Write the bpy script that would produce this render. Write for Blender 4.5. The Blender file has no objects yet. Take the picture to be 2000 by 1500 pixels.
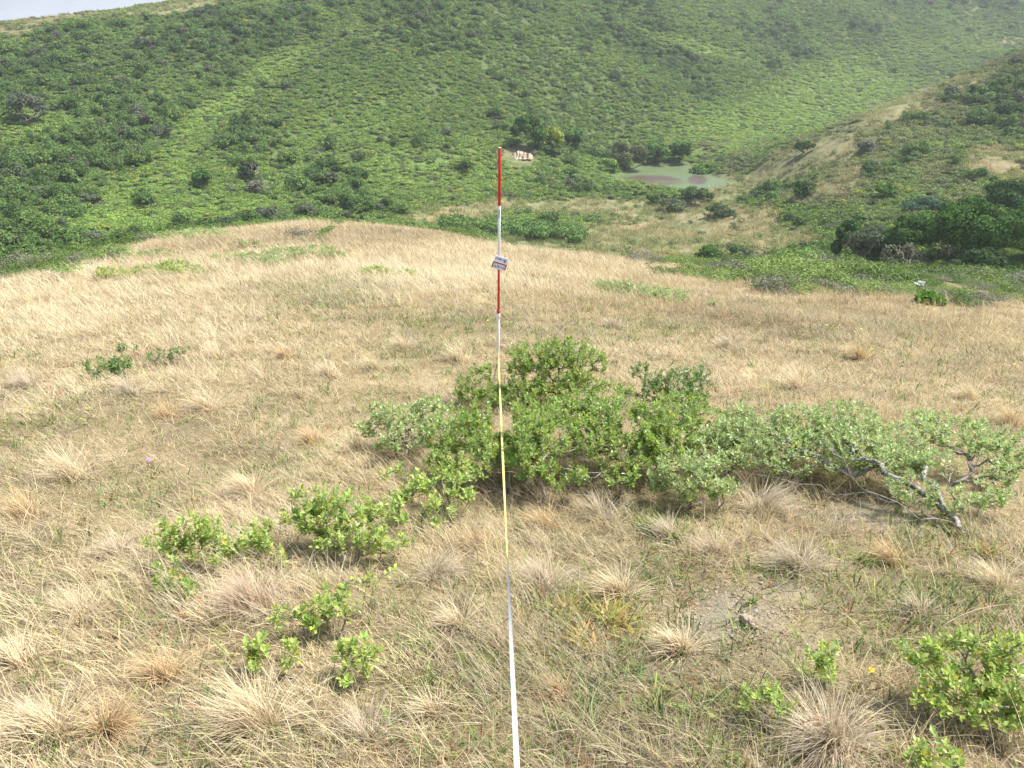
import bpy, math, random
import numpy as np
from math import radians, sin, cos, pi, sqrt

SEED = 7
rng = np.random.default_rng(SEED)
random.seed(SEED)
sc = bpy.context.scene
COL = sc.collection
F, P = 1558.0, radians(24.0)
CP, SP = cos(P), sin(P)
EYE = 1.6

# ------------------------------------------------------------------ camera geometry helpers
def ray(u, v):
    X = (np.asarray(u, float) - 1000) / F
    Y = (750 - np.asarray(v, float)) / F
    return X, CP + Y * SP, -SP + Y * CP

def at(u, v, y):
    dx, dy, dz = ray(u, v)
    t = y / dy
    return np.stack([dx * t, dy * t, EYE + dz * t], -1)

def proj(x, y, z):
    zz = z - EYE
    dep = y * CP - zz * SP
    up = y * SP + zz * CP
    dep = np.where(dep < 0.05, 0.05, dep)
    return 1000 + F * x / dep, 750 - F * up / dep, dep

# ------------------------------------------------------------------ noise
def _hash(ix, iy, s):
    h = (ix.astype(np.int64) * 374761393 + iy.astype(np.int64) * 668265263 + s * 974634777) & 0xffffffff
    h = ((h ^ (h >> 13)) * 1274126177) & 0xffffffff
    return ((h ^ (h >> 16)) & 0xffff) / 65535.0

def vnoise(x, y, s=0):
    ix, iy = np.floor(x), np.floor(y)
    fx, fy = x - ix, y - iy
    fx = fx * fx * (3 - 2 * fx); fy = fy * fy * (3 - 2 * fy)
    a = _hash(ix, iy, s); b = _hash(ix + 1, iy, s); c = _hash(ix, iy + 1, s); d = _hash(ix + 1, iy + 1, s)
    return (a * (1 - fx) + b * fx) * (1 - fy) + (c * (1 - fx) + d * fx) * fy

def fbm(x, y, sc_=1.0, oct_=4, s=0):
    t, a, n = 0, 1.0, 0
    x = np.asarray(x, float) / sc_; y = np.asarray(y, float) / sc_
    for i in range(oct_):
        t = t + a * vnoise(x + 13.7 * i, y - 7.1 * i, s + i); n += a
        a *= 0.5; x = x * 2.03; y = y * 2.03
    return t / n * 2 - 1

def sstep(a, b, x):
    t = np.clip((x - a) / (b - a), 0, 1)
    return t * t * (3 - 2 * t)

# ------------------------------------------------------------------ terrain: the knoll
SIL = [(-40, 548, 23), (0, 540, 24), (200, 497, 27), (400, 457, 30), (600, 439, 31), (800, 451, 29), (1000, 481, 26),
       (1200, 508, 27), (1400, 522, 29), (1700, 533, 32), (2000, 556, 33), (2040, 560, 33)]
_az, _R, _te = [], [], []
for u, v, R in SIL:
    dx, dy, dz = ray(u, v)
    _az.append(math.atan2(dx, dy)); _R.append(R); _te.append(float(dz / math.hypot(dx, dy)))
_az = [-pi, -2.2, -1.6, -1.0] + _az + [1.0, 1.6, 2.2, pi]
_R = [60, 40, 22, 21] + _R + [30, 24, 40, 60]
_te = [0.02, -0.03, -.2, -.25] + _te + [-.255, -.2, -.03, 0.02]

def knoll(x, y):
    r = np.hypot(x, y); a = np.arctan2(x, y)
    R = np.interp(a, _az, _R); te = np.interp(a, _az, _te)
    s0 = -0.187 * np.cos(a) - 0.01 * np.sin(a)
    zR = EYE + R * te
    t = np.clip(r / R, 0, 1)
    h10 = t**3 - 2*t*t + t; h01 = 3*t*t - 2*t**3; h11 = t**3 - t*t
    z = h10 * R * s0 + h01 * zR + h11 * R * te
    q = np.clip(r - R, 0, None)
    smax = -0.52
    qk = (te - smax) / 0.05
    qq = np.minimum(q, qk)
    z = z + te * q - 0.025 * qq**2 - 0.05 * qk * (q - qq)
    return z

# ------------------------------------------------------------------ terrain: valley and hills (thin-plate spline)
CT = [  # photo pixel, distance
 (1200,500,79),(1400,480,83),(1400,400,109),(1000,470,84),(850,445,86),(1310,320,138),(1310,372,118),(1220,350,126),(1390,350,126),
 (600,425,88),(600,300,110),(600,200,130),(600,100,152),(600,0,175),
 (0,470,66),(0,430,75),(0,300,96),(0,200,118),(0,110,140),(0,50,156),(200,30,160),(400,8,168),(300,300,102),(300,150,136),
 (1000,430,97),(1000,300,124),(1000,200,146),(1000,100,168),(1000,0,195),
 (1300,285,148),(1300,200,168),(1300,100,195),(1300,0,225),
 (1600,262,172),(1600,190,200),(1600,100,235),(1600,0,270),(1850,0,300),
 (1900,95,262),(1900,40,290),(2000,0,300),(1800,160,235),(1750,60,265),
 (1600,275,118),(1800,182,128),(2000,108,140),(1450,372,116),(1700,222,122),(1900,140,134),
 (1700,350,90),(1900,350,85),(1900,250,106),(1500,430,90),(1600,460,72),(1900,470,58),(2000,300,90),(1950,545,46),(1750,520,58),
]
cp = [at(u, v, y) for u, v, y in CT]
cp = [(p[0], p[1], p[2]) for p in cp]
for x, y, z in [(18,150,-19),(62,158,-19.5),(92,172,-19),(115,190,-18),(20,40,-20),(0,0,-20),(-30,45,-21),(-60,30,-22),(60,40,-16),(100,30,-10),
          (-100,60,-20),(-150,0,-24),(150,60,-4),(160,0,-4),(0,-80,-20),(-120,-120,-22),(120,-120,-12),
          (-130,180,-4),(-105,205,-5),(-70,215,0),(-120,260,-14),(-40,215,9),(-20,260,6),(30,250,14),(60,300,24),(120,330,26),(200,345,34),
          (240,280,24),(210,190,4),(170,150,3),(-180,140,-8),(-190,220,-14)]:
    cp.append((x, y, z))
cp = np.array(cp, float)
def _U(r2):
    return 0.5 * r2 * np.log(r2 + 1e-9)
_n = len(cp); _s = 100.0
_xy = cp[:, :2] / _s
K_ = _U(((_xy[:, None] - _xy[None])**2).sum(-1)) + np.eye(_n) * 0.0006
Pm = np.c_[np.ones(_n), _xy]
A_ = np.zeros((_n + 3, _n + 3)); A_[:_n, :_n] = K_; A_[:_n, _n:] = Pm; A_[_n:, :_n] = Pm.T
W_ = np.linalg.solve(A_, np.r_[cp[:, 2], 0, 0, 0])

def valley(x, y):
    x = np.asarray(x, float); y = np.asarray(y, float); sh = x.shape
    X, Y = x.ravel(), y.ravel()
    r = np.hypot(X, Y); k = np.minimum(1, 370 / np.maximum(r, 1))
    xs, ys = X * k / _s, Y * k / _s
    out = np.empty(len(xs))
    for i in range(0, len(xs), 60000):
        a, b = xs[i:i+60000], ys[i:i+60000]
        d = (a[:, None] - _xy[None, :, 0])**2 + (b[:, None] - _xy[None, :, 1])**2
        out[i:i+60000] = _U(d) @ W_[:_n] + W_[_n] + W_[_n+1] * a + W_[_n+2] * b
    w = sstep(330, 700, r)
    out = out * (1 - w) - 30 * w
    # gentle gullies and lumps
    out += 1.1 * fbm(X, Y, 24, 3, 11) * sstep(50, 110, r) + .35 * fbm(X, Y, 6, 3, 15)
    # level bed for the pond
    pr = pond_r(X, Y); pw = 1 - sstep(1.12, 1.8, pr)
    out = out * (1 - pw) + (POND_Z - .3 + .75 * sstep(.88, 1.18, pr)) * pw
    return out.reshape(sh)

PC = at(1310, 346, 127.0); POND_Z = float(PC[2])
def pond_r(X, Y):
    a = np.arctan2(Y - PC[1], X - PC[0])
    rr = np.hypot((X - PC[0]) / 7.8, (Y - PC[1]) / 11.5)
    return rr * (1 + .10 * np.sin(3 * a + 1) + .07 * np.sin(5 * a) + .04 * np.sin(9 * a + 2))

def H(x, y):
    x = np.asarray(x, float); y = np.asarray(y, float)
    k = knoll(x, y); v = valley(x, y)
    w = 0.8
    d = np.clip((k - v) / w, -30, 30)
    z = v + w * np.log1p(np.exp(d)) + np.where((k - v) / w > 30, k - v - 30 * w, 0)
    near = 1 - sstep(35, 60, np.hypot(x, y))
    z = z + near * (0.10 * fbm(x, y, 2.0, 3, 3) + .12 * fbm(x, y, 6, 2, 4) * sstep(6, 14, np.hypot(x, y)) + 0.025 * fbm(x, y, 0.5, 3, 5))
    return z

def hit(u, v, y0=0.8, y1=420):
    """distance y where the photo ray through (u,v) meets the ground"""
    u = np.atleast_1d(np.asarray(u, float)); v = np.atleast_1d(np.asarray(v, float))
    ys = np.geomspace(y0, y1, 420)
    out = np.full(len(u), np.nan)
    for i in range(len(u)):
        p = at(u[i], v[i], ys)
        d = p[:, 2] - H(p[:, 0], p[:, 1])
        j = np.argmax(d < 0)
        if d[j] >= 0: continue
        j = max(j, 1)
        t = d[j-1] / (d[j-1] - d[j])
        out[i] = ys[j-1] + t * (ys[j] - ys[j-1])
    return out
def gpt(u, v):
    y = hit(u, v)[0]
    p = at(u, v, y); p[2] = float(H(p[0], p[1]))
    return p

# ------------------------------------------------------------------ where each kind of cover grows (soft regions on the ground)
def regions(x, y, z, lst):
    u, v, _ = proj(x, y, z)
    o = np.zeros(np.shape(x))
    for (cu, cv, ru, rv, ang, val) in lst:
        c, s = cos(radians(ang)), sin(radians(ang))
        a = ((u - cu) * c + (v - cv) * s) / ru; b = (-(u - cu) * s + (v - cv) * c) / rv
        o = np.maximum(o, val * np.exp(-(a * a + b * b)**1.5))
    return o
GREEN_NEAR = [(1150,650,200,18,0,.5),(850,620,180,20,0,.5),(560,930,120,30,0,.4),(120,830,160,40,0,.4),(1650,1250,200,60,0,.6),(1050,1330,200,60,0,.7),(950,1440,200,60,0,.5),(1120,1060,120,30,0,.5),(640,580,130,35,0,.6),(900,640,140,30,0,.7),(820,700,120,30,0,.45),(700,800,120,30,0,.3),(250,960,130,50,0,.45),(330,1190,60,60,0,.6),
              (1100,1210,120,60,0,.9),(1280,1130,120,60,0,.6),(1270,1020,90,40,0,.8),(1300,1360,300,120,0,.75),(1750,1180,250,110,0,.7),(1580,1130,120,40,0,.8),
              (900,1300,120,150,0,.5),(1250,1480,300,90,0,.7),(1850,1060,120,60,0,.6),(60,880,100,80,0,.3),(1680,650,160,14,0,.35),(1230,640,160,16,0,.5),(800,1160,80,60,0,.4),
              (500,1450,200,60,0,.35),(1480,1260,200,90,0,.5)]
THATCH = [(1080,960,300,50,0,1.),(1500,965,260,50,0,.9),(870,1080,170,60,0,.8),(440,1140,220,70,0,.9),(1480,1060,120,40,0,.7),(640,1120,160,50,0,.7),(1700,1400,200,90,0,.5),(800,930,120,60,0,.6)]
BARE = [(1445,1200,85,42,15,1.0),(1520,1150,70,26,0,.6),(1700,1010,130,30,0,.8),(1600,1085,60,20,0,.5),(1380,1230,60,60,0,.8),(1120,1120,60,30,0,.35),(1550,1270,80,40,0,.45),(1290,1290,90,40,0,.3)]
BRIGHT = [(900,560,330,45,-3,.9),(640,520,380,30,-4,.8),(150,600,260,90,0,.7),(420,1160,170,60,15,.9),(330,640,300,60,0,.6),(680,1330,150,60,0,.7),(1280,700,150,25,0,.3),(500,1050,400,60,0,.3),(1500,740,250,25,0,.5),(60,1180,140,90,0,.6),(110,760,160,60,0,.4),(450,760,200,40,0,.4)]
BROWN = [(1350,1400,450,160,0,.6),(1150,1250,150,60,0,.5),(1500,620,420,50,5,.9),(1700,720,350,60,0,.6),(1150,540,200,18,8,.6),(700,465,300,18,0,.8),(1250,1400,350,120,0,.5),(1150,990,200,40,0,.5),(700,640,300,25,0,.3)]

# ------------------------------------------------------------------ node helpers, materials
def newmat(name):
    m = bpy.data.materials.new(name); m.use_nodes = True
    m.node_tree.nodes.clear()
    return m, m.node_tree.nodes, m.node_tree.links
def nd(ns, t, **k):
    n = ns.new(t)
    for a, b in k.items():
        if a in n.bl_rna.properties: setattr(n, a, b)
    return n
def attr(ns, name, kind='GEOMETRY'):
    n = ns.new('ShaderNodeAttribute'); n.attribute_type = kind; n.attribute_name = name
    return n

def plant_mat(name, kind, base=None, trans=.35, rough=.6, spec=.3, var=.35, hue=.03, tipcol=None, tip=.0):
    """leaves and blades: colour from base or the copy's 'tint', varied per blade ('b') and along it ('t')"""
    m, ns, ln = newmat(name)
    out = nd(ns, 'ShaderNodeOutputMaterial')
    if base is None:
        a = attr(ns, 'tint', kind); colr = a.outputs['Color']
    else:
        c = nd(ns, 'ShaderNodeRGB'); c.outputs[0].default_value = (*base, 1); colr = c.outputs[0]
    b = attr(ns, 'b')
    mr = nd(ns, 'ShaderNodeMapRange'); mr.inputs[3].default_value = 1 - var; mr.inputs[4].default_value = 1 + var
    ln.new(b.outputs['Fac'], mr.inputs[0])
    mh = nd(ns, 'ShaderNodeMath', operation='MULTIPLY_ADD'); mh.inputs[1].default_value = 7.31; mh.inputs[2].default_value = 0
    ln.new(b.outputs['Fac'], mh.inputs[0])
    fr = nd(ns, 'ShaderNodeMath', operation='FRACT'); ln.new(mh.outputs[0], fr.inputs[0])
    mr2 = nd(ns, 'ShaderNodeMapRange'); mr2.inputs[3].default_value = .5 - hue; mr2.inputs[4].default_value = .5 + hue
    ln.new(fr.outputs[0], mr2.inputs[0])
    hs = nd(ns, 'ShaderNodeHueSaturation')
    ln.new(mr2.outputs[0], hs.inputs['Hue']); ln.new(mr.outputs[0], hs.inputs['Value']); ln.new(colr, hs.inputs['Color'])
    colo = hs.outputs[0]
    if tipcol is not None:
        t = attr(ns, 't')
        mx = nd(ns, 'ShaderNodeMix', data_type='RGBA')
        mm = nd(ns, 'ShaderNodeMath', operation='MULTIPLY'); mm.inputs[1].default_value = tip
        ln.new(t.outputs['Fac'], mm.inputs[0]); ln.new(mm.outputs[0], mx.inputs[0]); ln.new(colo, mx.inputs[6])
        mx.inputs[7].default_value = (*tipcol, 1); colo = mx.outputs[2]
    bs = nd(ns, 'ShaderNodeBsdfPrincipled'); bs.inputs['Roughness'].default_value = rough
    bs.inputs['Specular IOR Level'].default_value = spec
    ln.new(colo, bs.inputs['Base Color'])
    tr = nd(ns, 'ShaderNodeBsdfTranslucent'); ln.new(colo, tr.inputs['Color'])
    ms = nd(ns, 'ShaderNodeMixShader'); ms.inputs[0].default_value = trans
    ln.new(bs.outputs[0], ms.inputs[1]); ln.new(tr.outputs[0], ms.inputs[2]); ln.new(ms.outputs[0], out.inputs['Surface'])
    return m

def simple_mat(name, col, rough=.6, spec=.4, noise=None, ncol=None, bump=0, nscale=20, metallic=0):
    m, ns, ln = newmat(name)
    out = nd(ns, 'ShaderNodeOutputMaterial'); bs = nd(ns, 'ShaderNodeBsdfPrincipled')
    bs.inputs['Roughness'].default_value = rough; bs.inputs['Specular IOR Level'].default_value = spec
    bs.inputs['Base Color'].default_value = (*col, 1); bs.inputs['Metallic'].default_value = metallic
    ln.new(bs.outputs[0], out.inputs[0])
    if ncol is not None or bump:
        tc = nd(ns, 'ShaderNodeTexCoord'); nt = nd(ns, 'ShaderNodeTexNoise'); nt.inputs['Scale'].default_value = nscale
        nt.inputs['Detail'].default_value = 6; ln.new(tc.outputs['Object'], nt.inputs['Vector'])
        if ncol is not None:
            cr = nd(ns, 'ShaderNodeValToRGB'); cr.color_ramp.elements[0].position = .38; cr.color_ramp.elements[1].position = .64
            cr.color_ramp.elements[0].color = (*ncol, 1); cr.color_ramp.elements[1].color = (*col, 1)
            ln.new(nt.outputs['Fac'], cr.inputs[0]); ln.new(cr.outputs[0], bs.inputs['Base Color'])
        if bump:
            bp = nd(ns, 'ShaderNodeBump'); bp.inputs['Strength'].default_value = bump; bp.inputs['Distance'].default_value = .01
            ln.new(nt.outputs['Fac'], bp.inputs['Height']); ln.new(bp.outputs[0], bs.inputs['Normal'])
    return m

def ground_mat():
    m, ns, ln = newmat('ground_cover')
    out = nd(ns, 'ShaderNodeOutputMaterial'); bs = nd(ns, 'ShaderNodeBsdfPrincipled')
    bs.inputs['Roughness'].default_value = .95; bs.inputs['Specular IOR Level'].default_value = .1
    a = attr(ns, 'biome')
    tc = nd(ns, 'ShaderNodeTexCoord')
    n1 = nd(ns, 'ShaderNodeTexNoise'); n1.inputs['Scale'].default_value = 14; n1.inputs['Detail'].default_value = 9; n1.inputs['Roughness'].default_value = .7
    n2 = nd(ns, 'ShaderNodeTexNoise'); n2.inputs['Scale'].default_value = 1.3; n2.inputs['Detail'].default_value = 6
    n3 = nd(ns, 'ShaderNodeTexNoise'); n3.inputs['Scale'].default_value = 90; n3.inputs['Detail'].default_value = 5; n3.inputs['Roughness'].default_value = .75
    for n in (n1, n2, n3): ln.new(tc.outputs['Object'], n.inputs['Vector'])
    ad = nd(ns, 'ShaderNodeMath', operation='ADD'); ln.new(n1.outputs['Fac'], ad.inputs[0]); ln.new(n2.outputs['Fac'], ad.inputs[1])
    ad2 = nd(ns, 'ShaderNodeMath', operation='ADD'); ln.new(ad.outputs[0], ad2.inputs[0]); ln.new(n3.outputs['Fac'], ad2.inputs[1])
    mr = nd(ns, 'ShaderNodeMapRange'); mr.inputs[1].default_value = 1.15; mr.inputs[2].default_value = 1.85
    mr.inputs[3].default_value = .45; mr.inputs[4].default_value = 1.45
    ln.new(ad2.outputs[0], mr.inputs[0])
    mx = nd(ns, 'ShaderNodeMix', data_type='RGBA', blend_type='MULTIPLY'); mx.inputs[0].default_value = 1
    cm = nd(ns, 'ShaderNodeCombineColor')
    for i in range(3): ln.new(mr.outputs[0], cm.inputs[i])
    ln.new(a.outputs['Color'], mx.inputs[6]); ln.new(cm.outputs[0], mx.inputs[7])
    ln.new(mx.outputs[2], bs.inputs['Base Color'])
    bp = nd(ns, 'ShaderNodeBump'); bp.inputs['Strength'].default_value = .8; bp.inputs['Distance'].default_value = .02
    ln.new(ad2.outputs[0], bp.inputs['Height']); ln.new(bp.outputs[0], bs.inputs['Normal'])
    ln.new(bs.outputs[0], out.inputs[0])
    return m

# ------------------------------------------------------------------ mesh helpers
def mesh_np(name, V, Fq, attrs=None, mats=(), smooth=False, mat_idx=None):
    """V (n,3); Fq (m,k) array or list of such arrays; attrs {name: per-vertex float or (n,3) colour}"""
    me = bpy.data.meshes.new(name)
    V = np.asarray(V, np.float32)
    lst = Fq if isinstance(Fq, list) else [Fq]
    lst = [np.asarray(f, np.int32) for f in lst if len(f)]
    me.vertices.add(len(V)); me.vertices.foreach_set('co', V.ravel())
    if lst:
        tot = np.concatenate([np.full(len(f), f.shape[1], np.int32) for f in lst])
        st = np.r_[0, np.cumsum(tot)[:-1]].astype(np.int32)
        lv = np.concatenate([f.ravel() for f in lst])
        me.loops.add(len(lv)); me.loops.foreach_set('vertex_index', lv)
        me.polygons.add(len(tot)); me.polygons.foreach_set('loop_start', st)
        try: me.polygons.foreach_set('loop_total', tot)
        except Exception: pass
        if mat_idx is not None: me.polygons.foreach_set('material_index', np.asarray(mat_idx, np.int32))
    for k, a in (attrs or {}).items():
        a = np.asarray(a)
        if a.ndim == 1:
            if a.dtype.kind == 'i':
                at_ = me.attributes.new(k, 'INT', 'POINT'); at_.data.foreach_set('value', a.astype(np.int32))
            else:
                at_ = me.attributes.new(k, 'FLOAT', 'POINT'); at_.data.foreach_set('value', a.astype(np.float32))
        elif k in ('rot', 'scl'):
            at_ = me.attributes.new(k, 'FLOAT_VECTOR', 'POINT'); at_.data.foreach_set('vector', a.astype(np.float32).ravel())
        else:
            at_ = me.attributes.new(k, 'FLOAT_COLOR', 'POINT')
            at_.data.foreach_set('color', np.c_[a, np.ones(len(a))].astype(np.float32).ravel())
    for m in mats: me.materials.append(m)
    me.update(calc_edges=True)
    if lst:
        me.polygons.foreach_set('use_smooth', np.full(len(me.polygons), bool(smooth)))
    return me

def link(name, me, parent=None):
    o = bpy.data.objects.new(name, me); COL.objects.link(o)
    if parent is not None: o.parent = parent
    return o
def tag(o, label=None, cat=None, group=None, kind=None):
    if label: o['label'] = label
    if cat: o['category'] = cat
    if group: o['group'] = group
    if kind: o['kind'] = kind
    return o
def empty(name, loc, label, cat, group=None):
    o = bpy.data.objects.new(name, None); COL.objects.link(o); o.location = [float(c) for c in loc]
    o.empty_display_size = .1
    return tag(o, label, cat, group)

def cat_meshes(parts):
    """parts: list of (V, F list, b, t)"""
    Vs, Bs, Ts, by = [], [], [], {}
    off = 0
    for V, Fl, b, t in parts:
        Vs.append(V); Bs.append(b); Ts.append(t)
        for f in (Fl if isinstance(Fl, list) else [Fl]):
            if len(f): by.setdefault(f.shape[1], []).append(f + off)
        off += len(V)
    return np.concatenate(Vs), [np.concatenate(v) for v in by.values()], np.concatenate(Bs), np.concatenate(Ts)

def norm(a):
    return a / np.maximum(np.linalg.norm(a, axis=-1, keepdims=True), 1e-9)

def blades(base, az, length, lean, curl, width, segs=4, r=rng, b=None, flat=1.0):
    """many grass blades at once. base (n,3), az heading of the lean, lean start angle from vertical, curl added over the length"""
    n = len(base)
    seg = np.arange(segs + 1) / segs
    ang = lean[:, None] + curl[:, None] * seg[None, :]
    ds = length[:, None] / segs
    hx = np.cumsum(np.c_[np.zeros(n), np.sin(ang[:, :-1]) * ds], 1)
    hz = np.cumsum(np.c_[np.zeros(n), np.cos(ang[:, :-1]) * ds], 1)
    ctr = np.stack([base[:, 0:1] + np.sin(az)[:, None] * hx, base[:, 1:2] + np.cos(az)[:, None] * hx, base[:, 2:3] + hz], -1)
    wa = az + pi / 2 + r.uniform(-.9, .9, n)
    side = np.stack([np.sin(wa), np.cos(wa), np.zeros(n)], -1)
    w = width[:, None] * np.clip(1.0 - seg[None, :]**2.2, .12, 1) * .5
    L = ctr - side[:, None] * w[..., None]; R = ctr + side[:, None] * w[..., None]
    V = np.stack([L, R], 2).reshape(-1, 3)
    k = 2 * (segs + 1)
    q = []
    for s in range(segs):
        q.append([2*s, 2*s+1, 2*s+3, 2*s+2])
    q = np.array(q)
    Fq = (np.arange(n)[:, None, None] * k + q[None]).reshape(-1, 4)
    bb = r.uniform(0, 1, n) if b is None else b
    return V, Fq, np.repeat(bb, k), np.tile(np.repeat(seg, 2), n)

def leaves(pos, d, up, size, aspect=.5, r=rng, fold=.18):
    """ovate folded leaves; pos (n,3) base, d direction, up approx normal"""
    n = len(pos)
    d = norm(d); s = norm(np.cross(d, up)); nn = np.cross(s, d)
    L = size[:, None]; Wd = (size * aspect)[:, None] * .5
    p0 = pos; p1 = pos + d * L * .55 + s * Wd + nn * L * fold * .5
    p2 = pos + d * L - nn * L * .05; p3 = pos + d * L * .55 - s * Wd + nn * L * fold * .5
    p4 = pos + d * L * .5
    V = np.stack([p0, p1, p2, p3, p4], 1).reshape(-1, 3)
    q = np.array([[0, 1, 2, 4], [0, 4, 2, 3]])
    Fq = (np.arange(n)[:, None, None] * 5 + q[None]).reshape(-1, 4)
    b = r.uniform(0, 1, n)
    return V, Fq, np.repeat(b, 5), np.tile([0, .5, 1, .5, .5], n)

def tube(pts, rad, sides=5):
    pts = np.asarray(pts, float); n = len(pts); rad = np.broadcast_to(rad, (n,))
    T = np.gradient(pts, axis=0); T = norm(T)
    ref = np.array([0, 0, 1.0]) if abs(T[0, 2]) < .9 else np.array([1.0, 0, 0])
    A = norm(np.cross(T, ref)); B = np.cross(T, A)
    an = np.arange(sides) / sides * 2 * pi
    V = pts[:, None] + rad[:, None, None] * (np.cos(an)[None, :, None] * A[:, None] + np.sin(an)[None, :, None] * B[:, None])
    V = V.reshape(-1, 3)
    i = np.arange(n - 1)[:, None] * sides; j = np.arange(sides)[None]
    Fq = np.stack([i + j, i + (j + 1) % sides, i + sides + (j + 1) % sides, i + sides + j], -1).reshape(-1, 4)
    V = np.r_[V, pts[-1:]]
    e = (n - 1) * sides
    Ft = np.array([[e + k, e + (k + 1) % sides, len(V) - 1] for k in range(sides)])
    return V, [Fq, Ft]

def grow(base, tips, seeds=None, step=.06, jit=.25, path_w=.25, r=rng, lift=.0):
    """join the twig tips to the base as a branching skeleton; returns polylines, per-node weight"""
    N = [np.array(base, float)]; par = [-1]; pl = [0.0]; lines = []
    def add(p, q):
        N.append(p); par.append(q); pl.append(pl[q] + np.linalg.norm(p - N[q])); return len(N) - 1
    if seeds:
        for s in seeds:
            arr = np.array(N); s = [np.array(q, float) for q in s]
            cur = int(np.argmin(((arr - s[0])**2).sum(1)))
            line = [cur]
            for p in s:
                if np.linalg.norm(p - N[cur]) < 1e-4: continue
                # subdivide for kinks
                m = max(1, int(np.linalg.norm(p - N[cur]) / (step * 1.2)))
                a0 = N[cur].copy()
                for k in range(1, m + 1):
                    q = a0 + (p - a0) * k / m
                    if k < m: q = q + r.normal(0, step * .12, 3)
                    cur = add(q, cur); line.append(cur)
            lines.append(line)
    order = np.argsort(((tips - base)**2).sum(1))
    tip_nodes = np.zeros(len(tips), int)
    cap = 200000; arr = np.zeros((cap, 3)); plen = np.zeros(cap); cnt = len(N)
    arr[:cnt] = N; plen[:cnt] = pl
    for k in order:
        t = tips[k]
        d = np.sqrt(((arr[:cnt] - t)**2).sum(1))
        # prefer attaching to nodes below the tip
        c = d + path_w * plen[:cnt] * .25 + .6 * np.clip(arr[:cnt, 2] - t[2], 0, None)
        j = int(np.argmin(c)); dd = d[j]
        m = max(1, int(round(dd / step)))
        cur = j; line = [j]; a0 = arr[j].copy()
        for q in range(1, m + 1):
            f = q / m
            p = a0 + (t - a0) * f
            if q < m:
                p = p + r.normal(0, step * jit, 3); p[2] += lift * dd * sin(pi * f)
            cur = add(p, cur); arr[cnt] = p; plen[cnt] = pl[cur]; cnt += 1; line.append(cur)
        lines.append(line); tip_nodes[k] = cur
    w = np.zeros(len(N)); w[tip_nodes] += 1
    if seeds:
        for l in lines[:len(seeds)]: w[l[-1]] += .5
    for i in range(len(N) - 1, 0, -1): w[par[i]] += w[i]
    return np.array(N), lines, w, tip_nodes, np.array(par)

def branch_mesh(N, lines, w, r0, expo=.42, rmin=.0015, sides=5, rmax=1):
    parts = []
    for l in lines:
        if len(l) < 2: continue
        rr = np.clip(r0 * np.maximum(w[l], .6)**expo, rmin, rmax)
        rr[0] = min(rr[0], rr[1] * 1.15)
        V, Fl = tube(N[l], rr, sides)
        parts.append((V, Fl, np.full(len(V), rng.uniform()), np.zeros(len(V))))
    return cat_meshes(parts)

# ------------------------------------------------------------------ scatter (geometry nodes) for cover nobody could count
def scatter(name, pts, rot, scl, idx, tint, variants, label):
    me = mesh_np(name, pts, [], attrs=dict(rot=rot, scl=scl, idx=np.asarray(idx, int), tint=tint))
    o = link(name, me); tag(o, label=label, cat=name.replace('_', ' '), kind='stuff')
    c = bpy.data.collections.new(name + '_kinds')
    for v in variants: c.objects.link(v)
    ng = bpy.data.node_groups.new(name, 'GeometryNodeTree')
    ng.interface.new_socket(name='Geometry', in_out='INPUT', socket_type='NodeSocketGeometry')
    ng.interface.new_socket(name='Geometry', in_out='OUTPUT', socket_type='NodeSocketGeometry')
    N, Lk = ng.nodes, ng.links
    gi, go = N.new('NodeGroupInput'), N.new('NodeGroupOutput')
    ci = N.new('GeometryNodeCollectionInfo'); ci.inputs['Collection'].default_value = c
    ci.inputs['Separate Children'].default_value = True; ci.inputs['Reset Children'].default_value = True
    ip = N.new('GeometryNodeInstanceOnPoints'); ip.inputs['Pick Instance'].default_value = True
    def na(nm, ty):
        n = N.new('GeometryNodeInputNamedAttribute'); n.data_type = ty; n.inputs['Name'].default_value = nm; return n.outputs['Attribute']
    e = N.new('FunctionNodeEulerToRotation')
    Lk.new(na('rot', 'FLOAT_VECTOR'), e.inputs[0]); Lk.new(e.outputs[0], ip.inputs['Rotation'])
    Lk.new(na('scl', 'FLOAT_VECTOR'), ip.inputs['Scale']); Lk.new(na('idx', 'INT'), ip.inputs['Instance Index'])
    Lk.new(gi.outputs[0], ip.inputs['Points']); Lk.new(ci.outputs[0], ip.inputs['Instance']); Lk.new(ip.outputs[0], go.inputs[0])
    md = o.modifiers.new('scatter', 'NODES'); md.node_group = ng
    return o
def variant(name, me):
    return bpy.data.objects.new(name, me)

def mixc(a, b, t):
    a = np.asarray(a, float); b = np.asarray(b, float); t = np.asarray(t)[..., None]
    return a * (1 - t) + b * t

# ------------------------------------------------------------------ palette
STRAW_L = (.70, .59, .39); STRAW = (.55, .44, .245); STRAW_B = (.33, .255, .145); GREY_L = (.43, .38, .28)
GREEN = (.17, .24, .06); SOIL = (.33, .285, .205); SOIL_D = (.13, .09, .055)

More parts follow.
